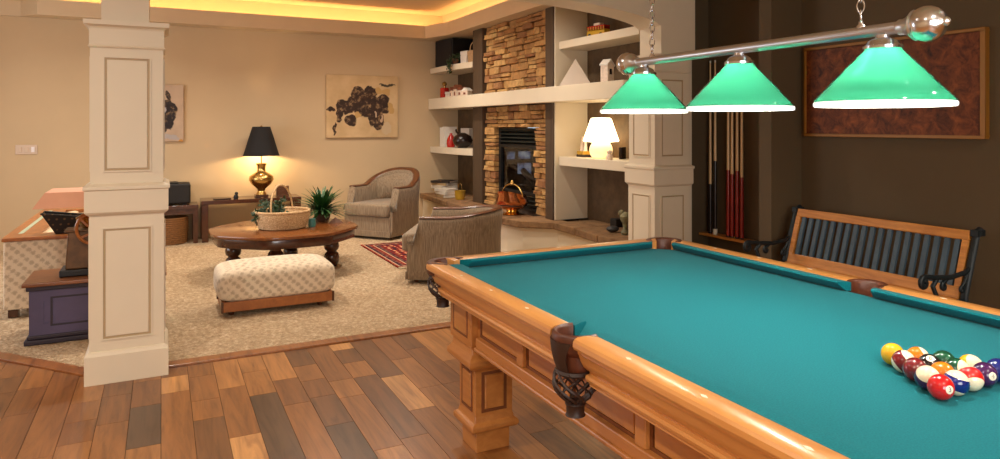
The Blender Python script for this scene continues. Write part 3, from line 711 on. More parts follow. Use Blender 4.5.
lkm = MB().tube([((.0095*math.cos(2*math.pi*i/14)), 0, .017*math.sin(2*math.pi*i/14)) for i in range(14)], .0026, 6, closed=True).mesh('link', 'nickel_polished', smooth=60)
for y in (.478, -.453):
    chn = MB().lathe([(.012, -.004), (.012, .006), (.006, .012), (.006, .018)], 12, (0, y, .204)).build('chain', 'nickel_polished', lp, smooth=60)
    for k in range(45): obj('link', lkm, chn, (0, y, .237+k*.0273), R(90*(k % 2)+35))
    MB().lathe([(.05, 1.46), (.05, 1.452), (.03, 1.44), (.008, 1.435)], 20, (0, y, 0)).build('canopy', 'nickel', lp, smooth=40)
for y in (.532, .006, -.520):
    so_ = [(.1705, -.009), (.1715, .004), (.148, .030), (.108, .074), (.070, .113), (.044, .141), (.040, .146)]
    sh = MB().lathe(so_, 48, (0, y, 0), caps=False).build('shade', 'green_glass', lp, smooth=60)
    MB().lathe([(r-.0025, z+.0005) for r, z in so_], 48, (0, y, 0), caps=False).build('shade_lining', 'white_glass', sh, smooth=60)
    MB().tube([(.171*math.cos(2*math.pi*i/48), y+.171*math.sin(2*math.pi*i/48), -.006) for i in range(48)], [(.003, .0065)]*48, 8, closed=True).build('shade_rim', 'painted_rim_glow', sh, smooth=60)
    MB().lathe([(.046, .138), (.050, .141), (.050, .148), (.042, .153), (.038, .161), (.028, .167), (.02, .170), (.018, .178)], 28, (0, y, 0)).build('fitter_cap', 'nickel_polished', lp, smooth=40)
    MB().ball(.014, (0, y, .138), 14, 10, (1, 1, 1.2)).build('bulb', 'bulb_glow', lp, smooth=60)
    point('billiard_bulb_light', (0, y, 1.44+.100), 15, (1, .93, .80), .016)

# ------------------------------------------------------------------ bench, art and cues on the dark wall
be = thing('slatted_bench', 'wooden park bench with dark vertical slats and scrolled iron ends', 'bench', (2.15, 1.17, 0))
def bp(mb, name, m, **k): return mb.build(name, m, be, **k)
BT = Matrix.Translation((.02, 0, .42)) @ Matrix.Rotation(R(17), 4, 'Y')   # back frame leaning on the wall side
L2 = .60
bp(MB(BT).box(-.016, .016, -L2, L2, .332, .388), 'top_rail', 'bench_oak', bevel=.006)
bp(MB(BT).box(-.016, .016, -L2, L2, .0, .07), 'bottom_rail', 'bench_oak', bevel=.006)
for s in (1, -1): bp(MB(BT).box(-.015, .015, s*L2-.036*(s > 0), s*L2+.036*(s < 0), .07, .332), 'end_stile', 'bench_oak')
NS = 19
for k in range(NS):
    y = -L2+.064+(2*L2-.128)*k/(NS-1)
    bp(MB(BT).box(-.009, .009, y-.0145, y+.0145, .068, .334), 'back_slat', 'slat_paint')
for k in range(6): bp(MB().box(-.42+k*.075, -.36+k*.075, -L2, L2, .405, .43), 'seat_slat', 'bench_oak', bevel=.005)
def spiral(cx, cz, r0, r1, a0, a1, n): return [(cx+(r0+(r1-r0)*i/n)*math.cos(R(a0+(a1-a0)*i/n)), (cz+(r0+(r1-r0)*i/n)*math.sin(R(a0+(a1-a0)*i/n)))) for i in range(n+1)]
for s in (1, -1):
    y = s*(L2+.025); e = MB()
    def tb(p, r): e.tube([(x, y, z) for x, z in p], r, 8)
    tb([(.17, .80), (.148, .79), (.125, .75), (.06, .56), (.02, .44), (.04, .30), (.10, .15), (.16, .0)], [(.022, .018)]*8)
    tb([(.0, .42), (-.2, .41), (-.40, .41), (-.44, .36), (-.42, .2), (-.46, .08), (-.52, .0)], [(.02, .016)]*7)
    tb([(.075, .60), (.03, .575), (-.10, .562), (-.24, .575), (-.33, .588)]+[(x, z) for x, z in spiral(-.335, .556, .032, .008, 90, 500, 18)], .014)
    tb(spiral(-.335, .556, .024, .004, 90, 450, 14), .013)
    tb([(-.22, .57), (-.26, .53), (-.23, .48), (-.27, .43), (-.3, .41)], .013)
    tb([(-.13, .56), (-.17, .54)]+spiral(-.165, .52, .022, .006, 90, 430, 12), .011)
    tb([(.05, .59), (.04, .54), (.0, .50)]+spiral(-.0, .485, .018, .006, 90, 430, 12), .009)
    e.box(.11, .185, y-.02, y+.02, .765, .80)
    e.build('iron_end', 'iron_green', be, smooth=50)
art = thing('copper_panel_painting', 'wide dark copper toned abstract panel in thin gilt frame on brown wall', 'painting', (2.475, 1.24, 1.30))
fr_ = MB()
for y0, y1, z0, z1 in ((-.645, .64, 0, .02), (-.645, .64, .625, .645), (-.645, -.615, .02, .625), (.625, .64, .02, .625)): fr_.box(-.02, .024, y0, y1, z0, z1)
fr_.build('frame', 'gilt_frame', art, bevel=.003)
MB().box(-.008, .02, -.615, .625, .02, .625).build('panel', 'copper_art', art)
rk = thing('cue_rack', 'wooden wall rack holding pool cues beside the cream column', 'cue rack', (2.44, 2.66, .44))
MB().box(-.05, .058, -.29, .29, 0, .022).build('base_board', 'bench_oak', rk, bevel=.004)
MB().box(.04, .058, -.29, .29, 1.22, 1.27).build('clip_rail', 'bench_oak', rk, bevel=.004)
for k, y in enumerate((.19, .13, -.025, -.07, -.127, -.18)):
    MB().box(.012, .045, y-.012, y+.012, 1.235, 1.255).build('clip', 'black_plastic', rk)
CL = ['pool cue with dark butt leaning closest to the cream column', 'dark pool cue with a white bumper on the rack', 'red butted pool cue, third from the cream column', 'red butted pool cue, fourth from the cream column', 'red butted pool cue, fifth from the cream column', 'red butted pool cue farthest from the cream column']
for k, y in enumerate((.19, .13, -.025, -.07, -.127, -.18)):
    q = thing('pool_cue', CL[k], 'pool cue', (2.432, 2.66+y, .462), 0, 'pool cues on the wall rack')
    bm_ = ('cue_dark', 'cue_dark', 'cue_red', 'cue_red', 'cue_red', 'cue_red')[k]
    cut = (.42, .62, .55, .52, .55, .5)[k]
    MB().lathe([(.0165, .012), (.0155, cut*.6), (.0135, cut)], 10).build('butt', bm_, q, smooth=40)
    MB().lathe([(.0135, cut), (.0095, 1.1), (.0066, 1.45)], 10).build('shaft', 'cue_maple', q, smooth=40)
    MB().lathe([(.0155, 0), (.0165, .012)] if k != 1 else [(.019, 0), (.019, .045)], 10).build('bumper', 'ivory' if k == 1 else 'black_plastic', q, smooth=40)
    MB().lathe([(.0068, 1.45), (.0068, 1.47)], 8).build('tip', 'ivory', q)

# ------------------------------------------------------------------ shelf objects, right niche
ml = thing('mushroom_lamp', 'glowing white opal glass mushroom lamp on the niche shelf', 'table lamp', (1.985, 3.86, 1.071))
MB().lathe([(.05, 0), (.085, .008), (.105, .04), (.112, .075), (.105, .11), (.088, .14), (.075, .155)], 32).build('base', 'opal_glow_base', ml, smooth=60)
MB().lathe([(.075, .15), (.165, .158), (.172, .168), (.165, .185), (.10, .37), (.085, .382), (.001, .385)], 32).build('shade', 'opal_glow', ml, smooth=60)
o = MB().add([(-.155, -.155, 0), (.155, -.155, 0), (.155, .155, 0), (-.155, .155, 0), (0, 0, .27)], [(3, 2, 1, 0), (0, 1, 4), (1, 2, 4), (2, 3, 4), (3, 0, 4)]).build('pyramid', 'pyramid_white', loc=(1.86, 4.12, 1.761), rz=R(-31)); tag(o, 'plain white pyramid ornament standing on the mantel', 'ornament')
hs = thing('house_figurine', 'narrow pale house figurine on the mantel by the column', 'figurine', (1.86, 3.57, 1.761), R(20))
MB().prism([(-.045, 0), (.045, 0), (.05, .16), (0, .20), (-.045, .17)], -.04, .04, Matrix.Rotation(R(90), 4, 'X')).build('body', 'china_white', hs)
MB().box(-.018, .012, -.046, -.038, .08, .13).build('window', 'dark_glaze', hs)
MB().prism([(-.055, .16), (0, .208), (.06, .155), (.06, .165), (0, .22), (-.055, .172)], -.045, .045, Matrix.Rotation(R(90), 4, 'X')).build('roof', 'white_paper', hs)
bs = thing('toy_bus', 'small yellow and red toy bus on the top shelf', 'toy', (2.0, 3.93, 2.223), R(102))
MB().box(-.12, .12, -.04, .04, .02, .065).build('body', 'bus_yellow', bs, bevel=.006)
MB().box(-.115, .115, -.038, .038, .075, .10).build('window_band', 'cue_red', bs)
for k in range(7): MB().box(-.112+k*.034, -.104+k*.034, -.041, .041, .062, .104).build('pillar', 'bus_yellow', bs)
MB().box(-.12, .12, -.042, .042, .10, .112).build('roof', 'red_gloss', bs, bevel=.004)
MB().box(-.05, .04, -.03, .03, .111, .14).build('luggage', 'china_white', bs, bevel=.01)
for x in (-.075, .075):
    for y in (-.04, .04): MB(Matrix.Translation((x, y, .02)) @ Matrix.Rotation(R(90), 4, 'X')).lathe([(.02, -.008), (.02, .008)], 12).build('wheel', 'black_plastic', bs)
sb = thing('lighthouse_figurine', 'small figurine group on a banded base left of the mushroom lamp', 'figurine', (1.97, 4.14, 1.071))
MB().box(-.05, .05, -.065, .065, 0, .025).build('base', 'dark_glaze', sb, bevel=.005)
MB().box(-.047, .047, -.06, .06, .025, .06).build('band', 'pot_yellow', sb, bevel=.005)
MB().lathe([(.025, .06), (.018, .12), (.014, .17), (.02, .19), (.001, .205)], 12, (0, .03, 0)).build('figure', 'china_white', sb, smooth=40)
MB().lathe([(.022, .06), (.016, .10), (.012, .15), (.017, .165), (.001, .18)], 12, (0, -.025, 0)).build('figure', 'white_paper', sb, smooth=40)
ct = MB().lathe([(.03, 0), (.034, .02), (.026, .045), (.018, .05), (.024, .06), (.024, .075), (.001, .09)], 12).build('small_figurine', 'china_white', loc=(1.90, 3.59, 1.071), smooth=40); tag(ct, 'tiny pale figurine right of the mushroom lamp', 'figurine')
bx_ = MB().box(-.05, .05, -.015, .015, 0, .11).build('framed_photo', 'dark_glaze', loc=(2.05, 3.60, 1.071), rz=R(30), bevel=.004); tag(bx_, 'small dark picture frame behind the tiny figurine', 'frame')
o = MB().ball(.06, (0, 0, .028), 18, 10, (1, .9, .45)).build('stone_dish', 'slate', loc=(1.86, 3.48, HZ), smooth=60); tag(o, 'flat dark pebble lying on the hearth end', 'stone')
fg = thing('leafy_figurine', 'mottled green figurine on the hearth next to the column', 'figurine', (1.87, 3.30, HZ))
MB().lathe([(.035, 0), (.04, .02), (.02, .05), (.025, .10), (.045, .13), (.05, .16), (.03, .19), (.001, .20)], 14).build('body', 'verdigris', fg, smooth=40)
MB().ball(.03, (-.02, .03, .185), 12, 8).ball(.025, (.02, -.02, .10), 12, 8).build('leaves', 'verdigris', fg, smooth=50)
o = MB().box(-.05, .05, -.05, .05, 0, .075).build('small_box', 'black_plastic', loc=(2.09, 3.74, HZ), bevel=.006); tag(o, 'small black box at the back of the hearth niche', 'box')

# copper kettle on the hearth
kt = thing('copper_scuttle', 'polished copper coal scuttle with brass handle and foot on the hearth', 'scuttle', (1.62, 5.03, HZ), R(20)); kt.scale = (1.34, 1.34, 1.02)
MB().lathe([(.078, 0), (.082, .006), (.055, .02), (.045, .04), (.06, .055)], 24).build('foot', 'brass_bright', kt, smooth=40)
def kb(a, b):
    q = 2*math.pi*a; sec = [(.055, .05), (.10, .075), (.128, .115), (.13, .15), (.115, .19), (.105, .205)]
    r, z = sec[round(b*5)]; lip_ = max(0, math.cos(q-R(200)))**2*(b**3)
    return (r*math.cos(q)*(1+.5*lip_), r*math.sin(q)*(1+.3*lip_), z+.055*lip_)
MB().grid(kb, 32, 5, True).build('bowl', 'copper', kt, smooth=60)
def ki(a, b): x, y, z = kb(a, .5+.5*b); return (x*.94, y*.94, z-.002-.02*(1-b))
MB().grid(ki, 32, 2, True).build('inner_wall', 'fire_black', kt, smooth=60)
MB().lathe([(.12, .12), (.001, .12)], 20, caps=False).build('inner_floor', 'fire_black', kt)
MB().tube([(0, .112*math.cos(R(q)), .19+.13*math.sin(R(q))) for q in range(0, 181, 15)], .007, 8).build('bail_handle', 'brass_bright', kt, smooth=60)
MB().lathe([(.012, .30), (.018, .32), (.012, .345), (.006, .355)], 12).build('handle_grip', 'brass_bright', kt, smooth=50)
MB().tube([(.115, 0, .18), (.15, 0, .16), (.155, 0, .12), (.125, 0, .10)], .007, 8).build('rear_handle', 'brass_bright', kt, smooth=60)

# ------------------------------------------------------------------ shelf objects, left niche
spk = thing('speaker', 'large black speaker on the upper shelf by the beige wall', 'speaker', (1.90, 7.42, 2.191), R(8))
MB().box(-.17, .19, -.24, .24, 0, .375).build('cabinet', 'black_plastic', spk, bevel=.008)
MB().box(-.182, -.168, -.225, .225, .015, .36).build('grille', 'black_shade', spk, bevel=.004)
def leaf_cloud(mb, pts, size, rnd):
    for p in pts:
        d = Vector((rnd.uniform(-1, 1), rnd.uniform(-1, 1), rnd.uniform(-.8, .8))).normalized(); n = d.orthogonal().normalized(); s = size*rnd.uniform(.6, 1.2); p = Vector(p); k = d.cross(n)*.15*s
        mb.add([p, p+d*s*.5+n*s*.38, p+d*s, p+d*s*.5-n*s*.38, p+d*s*.5+k], [(0, 1, 4), (1, 2, 4), (2, 3, 4), (3, 0, 4)])
rl = random.Random(21)
iv = thing('trailing_ivy', 'small ivy plant trailing over the upper shelf edge', 'plant', (1.735, 6.97, 2.191))
MB().lathe([(.035, 0), (.045, .07), (.048, .075)], 14).build('pot', 'terracotta', iv, smooth=40)
lc = MB(); leaf_cloud(lc, [(rl.uniform(-.06, .05), rl.uniform(-.09, .09), rl.uniform(.05, .13)) for _ in range(90)]+[(-.085+rl.uniform(-.02, .02), rl.uniform(-.07, .07), rl.uniform(-.13, .08)) for _ in range(110)], .035, rl)
lc.build('foliage', 'leaf_dark', iv, fix=False)
for k, (h, lab) in enumerate(((.06, 'lowest white book in the stack on the upper shelf'), (.05, 'middle white book in the stack on the upper shelf'), (.05, 'topmost white book in the stack on the upper shelf'))):
    z = (0, .061, .112)[k]
    b_ = thing('white_book', lab, 'book', (1.88, 6.80, 2.1905+z), R(4*k), 'white books on the upper shelf')
    MB().box(-.10, .10, -.085, .085, .004, h-.004).build('pages', 'white_paper', b_); MB().box(-.105, .105, -.09, .09, 0, .004).box(-.105, .105, -.09, .09, h-.004, h).box(-.105, .105, .085, .09, .004, h-.004).build('cover', 'white_paper', b_)
hb = thing('handled_basket', 'tan basket with arched handle on the upper shelf by the post', 'basket', (1.88, 6.59, 2.191))
MB().taper((.09, .085), (.1, .095), 0, .15).build('body', 'basket_weave', hb, bevel=.006)
MB().tube([(-.06, .09*math.cos(R(q)), .14+.11*math.sin(R(q))) for q in range(0, 181, 15)], .006, 8).build('handle', 'wicker_light', hb, smooth=60)
rb2 = thing('red_decanter', 'square red bottle with gold stopper on the mantel end', 'bottle', (1.80, 7.55, 1.761), R(12))
MB().box(-.045, .045, -.055, .055, 0, .15).build('body', 'red_gloss', rb2, bevel=.015)
MB().lathe([(.02, .15), (.015, .175), (.03, .19), (.034, .205), (.024, .225), (.001, .24)], 14).build('stopper', 'brass', rb2, smooth=40)
for k, (y, h, lab) in enumerate(((7.34, .085, 'smallest white china cottage, next to the red bottle'), (7.15, .14, 'tall white china cottage with a brown roof, second from red bottle'), (7.0, .165, 'tallest white china cottage in the mantel row'), (6.84, .13, 'white china cottage, second from the wooden post'), (6.68, .11, 'white china cottage nearest the wooden post'))):
    c1 = thing('china_cottage', lab, 'figurine', (1.78, y, 1.761), R(10*k-20), 'china cottages on the mantel')
    MB().box(-.045, .045, -.055, .055, 0, h*.65).build('body', 'china_white', c1, bevel=.006)
    MB().prism([(-.062, h*.63), (.062, h*.63), (0, h)], -.05, .05, Matrix.Rotation(R(90), 4, 'Z') @ Matrix.Rotation(R(90), 4, 'X')).build('roof', 'white_paper' if k in (0, 4) else 'roof_brown', c1)
    MB().box(-.05, -.044, -.018, .018, .02, h*.42).build('door', 'roof_brown', c1)
for k, (y, lab) in enumerate(((7.62, 'white book standing closest to the back wall'), (7.565, 'white book, second from the back wall'), (7.50, 'thick white book behind the red vase'))):
    b_ = thing('standing_book', lab, 'book', (1.86, y, 1.086), 0, 'white books on the lower shelf')
    hh = (.27, .265, .28)[k]; tk = (.024, .026, .034)[k]
    MB().box(-.09, .085, -tk+.004, tk-.004, .004, hh-.006).build('pages', 'white_paper', b_); MB().box(-.095, .09, -tk, -tk+.004, 0, hh).box(-.095, .09, tk-.004, tk, 0, hh).box(-.095, -.091, -tk+.004, tk-.004, 0, hh).build('cover', 'white_paper', b_)
MB_ = thing('white_album', 'wide white album leaning behind the red vase', 'book', (2.02, 7.28, 1.086))
MB().box(-.02, .02, -.15, .15, .003, .257).build('pages', 'white_paper', MB_); MB().box(-.025, -.02, -.155, .155, 0, .26).box(.02, .025, -.155, .155, 0, .26).build('cover', 'white_paper', MB_)
o = MB().lathe([(.05, 0), (.062, .04), (.058, .10), (.035, .15), (.018, .175), (.02, .19), (.001, .195)], 18).build('red_vase', 'red_gloss', loc=(1.80, 7.30, 1.086), smooth=50); tag(o, 'glossy red vase on the lower shelf', 'vase')
dv = thing('dark_jug', 'round dark brown jug on the lower shelf beside red vase', 'jug', (1.84, 6.98, 1.086))
MB().lathe([(.06, 0), (.12, .05), (.135, .10), (.11, .155), (.05, .19), (.03, .20)], 24).build('body', 'dark_glaze', dv, smooth=50)
MB().tube([(-.03, .05, .18), (-.05, .09, .21), (-.05, .115, .235), (-.04, .12, .24)], [.018, .014, .012, .011], 8).build('spout', 'dark_glaze', dv, smooth=50)
BK = [('book_dark', .035, .20), ('book_tan', .04, .21), ('white_paper', .045, .205), ('book_tan', .035, .19), ('book_dark', .03, .2)]
z = HZ; BL = ['bottom dark book in the tall stack on the hearth', 'tan book, second from bottom in the hearth stack', 'pale book in the middle of the hearth stack', 'tan book, second from top in the hearth stack', 'dark book on top of the hearth stack']
for k, (m_, h, s_) in enumerate(BK):
    b_ = thing('stacked_book', BL[k], 'book', (1.80, 7.56, z), R(15*k-20), 'books stacked on the hearth')
    MB().box(-s_*.6+.004, s_*.6-.002, -s_*.75+.003, s_*.75-.003, .004, h-.004).build('pages', 'white_paper', b_); MB().box(-s_*.6, s_*.6, -s_*.75, s_*.75, 0, .004).box(-s_*.6, s_*.6, -s_*.75, s_*.75, h-.004, h).box(-s_*.6, -s_*.6+.004, -s_*.75, s_*.75, .004, h-.004).build('cover', m_, b_)
    z += h+.0005
z = HZ
for k, (h, lab) in enumerate(((.04, 'bottom white book of the low hearth stack'), (.035, 'middle white book of the low hearth stack'), (.035, 'top white book of the low hearth stack'))):
    b_ = thing('stacked_book', lab, 'book', (1.66, 7.12, z), R(8*k), 'white books on the hearth')
    MB().box(-.088, .09, -.137, .137, .004, h-.004).build('pages', 'white_paper', b_); MB().box(-.092, .092, -.14, .14, 0, .004).box(-.092, .092, -.14, .14, h-.004, h).box(-.092, -.088, -.14, .14, .004, h-.004).build('cover', 'white_paper' if k else 'book_tan', b_); z += h+.0005
gp = thing('golden_pot', 'small golden yellow pot with wire handle on the hearth', 'pot', (1.70, 6.72, HZ))
MB().lathe([(.055, 0), (.07, .05), (.068, .10), (.074, .115), (.066, .115), (.06, .03), (.001, .02)], 20, caps=False).build('body', 'pot_yellow', gp, smooth=45)
MB().tube([(0, .07*math.cos(R(q)), .11+.1*math.sin(R(q))) for q in range(0, 181, 20)], .004, 6).build('handle', 'brass', gp, smooth=60)

# ------------------------------------------------------------------ upholstered tub chairs
def tub_chair(label, loc, rz, zb, za, front_w=.36):
    t = thing('tub_chair', label, 'armchair', loc, rz)
    # U path in plan, front at -y
    path = []
    for i in range(9): path.append((-front_w-.01*math.sin(i/8*math.pi/2), -.36+.42*i/8))
    for i in range(1, 24): a = math.pi-math.pi*i/24; path.append(((front_w+.01)*math.cos(a), .06+.36*math.sin(a)))
    for i in range(9): path.append((front_w+.01*math.sin((8-i)/8*math.pi/2), .06-.42*i/8))
    n = len(path)-1
    def height(k):
        f_ = 1-abs(2*k/n-1); s_ = math.sin(math.pi/2*min(1, max(0, (f_-.36)/.58))); d = min(1, max(0, (f_-.055)/.035)); d = d*d*(3-2*d)
        return .37+(za-.37)*d + (zb-za)*s_
    def inward(p, d):
        c_ = Vector((0, min(p[1], .06))); v = Vector(p)-c_; v = v.normalized()*(v.length-d) if v.length > 1e-6 else v; v += c_; return v
    def sec(a, b):
        k = round(a*n); h = height(k); p = path[k]; flare = .02
        rows_ = [(0.025, .03), (0, .12), (0, .40), (-flare, h-.03), (-flare+.01, h), (.03, h+.012), (.075, h), (.09, h-.04), (.085, .40), (.085, .30)]
        d, z = rows_[round(b*9)]; q = inward(p, d); return (q.x, q.y, z)
    m = MB().grid(sec, n, 9); w_ = n+1
    m.f.append(tuple(range(0, w_*10, w_))); m.f.append(tuple(range(n+w_*9, 0, -w_)))
    m.build('shell', 'chair_fabric', t, smooth=50)
    pts = []; 
    for k in range(2, n-1):
        q = inward(path[k], .03); h = height(k); pts.append((q.x, q.y, h+.012))
    MB().tube(pts, [(.042, .014)]*len(pts), 10).build('wood_trim', 'chair_trim', t, smooth=50)
    fw = front_w-.085
    MB().box(-front_w+.03, front_w-.03, -.375, -.30, .03, .27).build('front_apron', 'chair_fabric', t, bevel=.012)
    MB().box(-front_w+.02, front_w-.02, -.385, -.37, .03, .10).build('skirt', 'chair_fabric', t, bevel=.005)
    poly = [(-fw-.05, -.42), (fw+.05, -.42), (fw+.05, -.33), (fw, -.30), (fw, .06)]+[(fw*math.cos(R(q)), .06+(.36-.09)*math.sin(R(q))) for q in range(15, 180, 15)]+[(-fw, .06), (-fw, -.30), (-fw-.05, -.33)]
    MB().prism(poly, .275, .425).build('seat_cushion', 'chair_fabric', t, bevel=.035, bseg=4, smooth=60)
    def bc(a, b):
        q = R(18+144*a); r0 = .285-.10*math.sin(b*math.pi)**.6*math.sin(a*math.pi)**.5-.02; z = .40+b*(zb-.42)*(.75+.25*math.sin(a*math.pi)); tilt = .03*b
        return ((r0+tilt)*math.cos(q)*1.0, .06+(r0+tilt)*math.sin(q), z)
    MB().grid(bc, 20, 10).build('back_cushion', 'chair_fabric', t, smooth=60)
    for x in (-.28, .28):
        for y in (-.3, .26): MB().lathe([(.02, 0), (.024, .032)], 10, (x, y, 0)).build('foot', 'walnut_dark', t)
    return t
tub_chair('grey brown tub armchair with high rounded back facing the round table', (.80, 6.95, CZ), math.atan2(-.8, -(-.6)) if False else R(-53), .79, .60)
tub_chair('striped taupe tub armchair seen from behind at the pool table corner', (.675, 4.29, CZ), R(-119), .60, .555, .38)

# ------------------------------------------------------------------ rug
rg = thing('oriental_rug', 'red and navy patterned oriental rug under the tub armchair', 'rug', (.83, 5.575, CZ))
MB().box(-.52, .52, -.72, .72, .0, .008).build('field', 'rug_weave', rg)
fgm = MB()
for s in (1, -1):
    for k in range(70): x = -.51+k*1.02/69; fgm.box(x-.005, x+.005, s*.72 if s > 0 else s*.72-.05, s*.72+.05 if s > 0 else s*.72, .0, .005)
o = fgm.build('fringe', 'fringe', rg, fix=False); o['kind'] = 'stuff'

# ------------------------------------------------------------------ coffee table
ctb = thing('coffee_table', 'low dark wood octagonal coffee table on bulbous turned legs', 'table', (-.66, 5.28, CZ))
def octr(s, n=64, bulge=.3):
    pts = []
    for i in range(n):
        q = 360*i/n; d = (q-(-65)) % 45-22.5
        ro = math.cos(R(22.5))/math.cos(R(d)); r_ = s*((1-bulge)*ro+bulge*1.0); pts.append((r_*math.cos(R(q)), r_*math.sin(R(q))))
    return pts
MB().prism(octr(.685), .378, .406).build('top', 'table_top_wood', ctb, bevel=.008, smooth=40)
MB().prism(octr(.65), .295, .378).build('apron', 'walnut_dark', ctb, bevel=.006, smooth=40)
legp = [(.066, .298), (.066, .275), (.05, .262), (.046, .25), (.066, .225), (.072, .195), (.066, .165), (.048, .15), (.046, .14), (.064, .125), (.072, .09), (.07, .05), (.055, .015), (.05, 0)]
for x, y in ((.43, -.03), (-.44, .11), (-.13, -.36), (.12, .44)): MB().lathe(legp[::-1], 20, (x, y, 0)).build('leg', 'walnut_dark', ctb, smooth=40)
TT = CZ+.406+.0005
# wicker basket on it
wb = thing('wicker_basket', 'round pale wicker basket with tall hoop handle on the coffee table', 'basket', (-.69, 5.22, TT), 0); wb.scale = (1.03, 1.03, 1.15)
MB().lathe([(.18, 0), (.20, .012), (.225, .07), (.232, .125), (.222, .125), (.19, .02), (.001, .015)], 40, caps=False).build('liner', 'wicker_light', wb, smooth=60)
wv = MB()
for k in range(11):
    z = .012+k*.0118; r0 = .198+.034*math.sin(min(1, k/9)*math.pi/2)
    wv.tube([((r0+.005*(1 if (i+k) % 2 else -.6))*math.cos(2*math.pi*i/44), (r0+.005*(1 if (i+k) % 2 else -.6))*math.sin(2*math.pi*i/44), z) for i in range(44)], .0066, 6, closed=True)
wv.build('weave', 'wicker_light', wb, smooth=60)
MB().tube([(.235*math.cos(2*math.pi*i/40), .235*math.sin(2*math.pi*i/40), .138) for i in range(40)], .011, 8, closed=True).build('rim', 'wicker_light', wb, smooth=60)
hd = R(62)
MB().tube([(-.235*math.cos(R(q))*.52-.02*math.sin(R(q)), -.235*math.cos(R(q))*.85, .14+.21*math.sin(R(q))) for q in range(0, 181, 10)], .008, 8).build('handle', 'wicker_light', wb, smooth=60)
lc = MB(); leaf_cloud(lc, [(rl.uniform(-.19, .02), rl.uniform(-.08, .12), rl.uniform(.10, .22)) for _ in range(170)]+[(rl.uniform(-.235, -.20), rl.uniform(-.09, -.02), rl.uniform(.07, .17)) for _ in range(30)], .05, rl); lc.build('ivy', 'leaf_dark', wb, fix=False)
fn_ = thing('potted_fern', 'bushy green fern in a dark pot on the coffee table', 'plant', (-.25, 5.60, TT))
MB().lathe([(.06, 0), (.075, .02), (.085, .09), (.09, .10), (.08, .10), (.07, .085), (.001, .08)], 20, caps=False).build('pot', 'terracotta', fn_, smooth=45)
ff = MB()
for k in range(260):
    a = rl.uniform(0, 2*math.pi); L = rl.uniform(.16, .36); up = rl.uniform(.05, 1.3); dx, dy = math.cos(a), math.sin(a); px, py = -dy, dx; w_ = rl.uniform(.016, .028); vs = []; n_ = 7
    for i in range(n_+1):
        s_ = i/n_; hx = L*s_*math.cos(up)*1.1; z = .085+L*s_*math.sin(up)*1.15-.22*L*s_**2*1.6
        ww = w_*(1-s_)**.6*(1 if i % 2 == 0 else .6)+.001; vs += [(dx*hx+px*ww, dy*hx+py*ww, z), (dx*hx-px*ww, dy*hx-py*ww, z)]
    ff.add(vs, [(2*i, 2*i+1, 2*i+3, 2*i+2) for i in range(n_)])
ff.build('fronds', 'leaf_green', fn_, fix=False)
o = MB().lathe([(.03, 0), (.036, .02), (.03, .07), (.034, .075)], 14).build('teal_cup', 'teal_glaze', loc=(-.43, 5.16, TT), smooth=40); tag(o, 'small teal cup right of the wicker basket', 'cup')
o = MB().add([(-.05, -.05, 0), (.05, -.05, 0), (.05, .05, 0), (-.05, .05, 0), (-.01, .0, .055)], [(3, 2, 1, 0), (0, 1, 4), (1, 2, 4), (2, 3, 4), (3, 0, 4)]).build('folded_napkin', 'terracotta', loc=(-.17, 5.33, TT), rz=.5); tag(o, 'small folded tan napkin near the table edge by the fern', 'napkin')

# ------------------------------------------------------------------ ottoman
ot = thing('tufted_ottoman', 'cream patterned tufted ottoman on a low wooden base', 'ottoman', (-.925, 3.98, CZ))
MB().box(-.385, .385, -.265, -.245, .035, .105).box(-.385, .385, .18, .20, .035, .105).box(-.385, -.365, -.245, .18, .035, .105).box(.365, .385, -.245, .18, .035, .105).build('base_frame', 'oak_trim', ot, bevel=.003)
for sx in (-1, 1): 
    for sy in (-1, 1): MB().box(sx*.385-.008, sx*.385+.008, (-.265 if sy < 0 else .2)-.008, (-.265 if sy < 0 else .2)+.008, .033, .108).build('corner_block', 'walnut_dark', ot, bevel=.003)
for x, y in ((-.32, -.19), (.30, -.19), (-.32, .19), (.30, .19)): MB().lathe([(.018, 0), (.022, .015), (.018, .036)], 12, (x, y, 0)).build('foot', 'walnut_dark', ot, smooth=40)
def cush(a, b):   # closed superellipse cushion: a round, b bottom->top
    q = 2*math.pi*a; th = -math.pi/2+math.pi*b; e = .28; sg = lambda v, p: math.copysign(abs(v)**p, v)
    cr = sg(math.cos(th), .34); x = .418*cr*sg(math.cos(q), e); y = .272*cr*sg(math.sin(q), e); z = .206+.120*sg(math.sin(th), .42)
    if z > .24:
        dim = 0
        for tx in (-.22, 0, .22):
            for ty in (-.09, .09): d2 = (x-tx)**2+(y-ty)**2; dim += .030*math.exp(-d2/.0028)
        z += .022*(1-(x/.405)**2)*(1-(y/.275)**2)-dim*min(1, (z-.24)/.05)
    return (x, y, z)
MB().grid(cush, 96, 48, True).build('cushion', 'motif_fabric', ot, smooth=80)

# ------------------------------------------------------------------ chest with the mill lamp, and the sofa behind
cb = thing('blanket_chest', 'dark purple painted chest with brown wood lid beside the column', 'chest', (-2.055, 3.82, CZ))
MB().box(-.355, .355, -.205, .205, .05, .335).build('body', 'chest_paint', cb)
MB().box(-.385, .385, -.235, .235, .0, .03).box(-.37, .37, -.22, .22, .03, .055).build('base_moulding', 'chest_dark', cb, bevel=.006)
MB().box(-.395, .395, -.245, .245, .362, .386).build('lid', 'chest_top_wood', cb, bevel=.006)
MB().box(-.375, .375, -.225, .225, .333, .363).build('lid_moulding', 'chest_dark', cb, bevel=.006)
g = MB(); frame_rect(g, -.25, .25, .105, .29, .012, .203, .212, Matrix.Identity(4)); g.build('panel_moulding', 'chest_dark', cb)
g = MB(); frame_rect(g, -.355, .355, .055, .333, .07, .203, .211, Matrix.Identity(4)); g.build('panel_frame', 'chest_paint', cb)
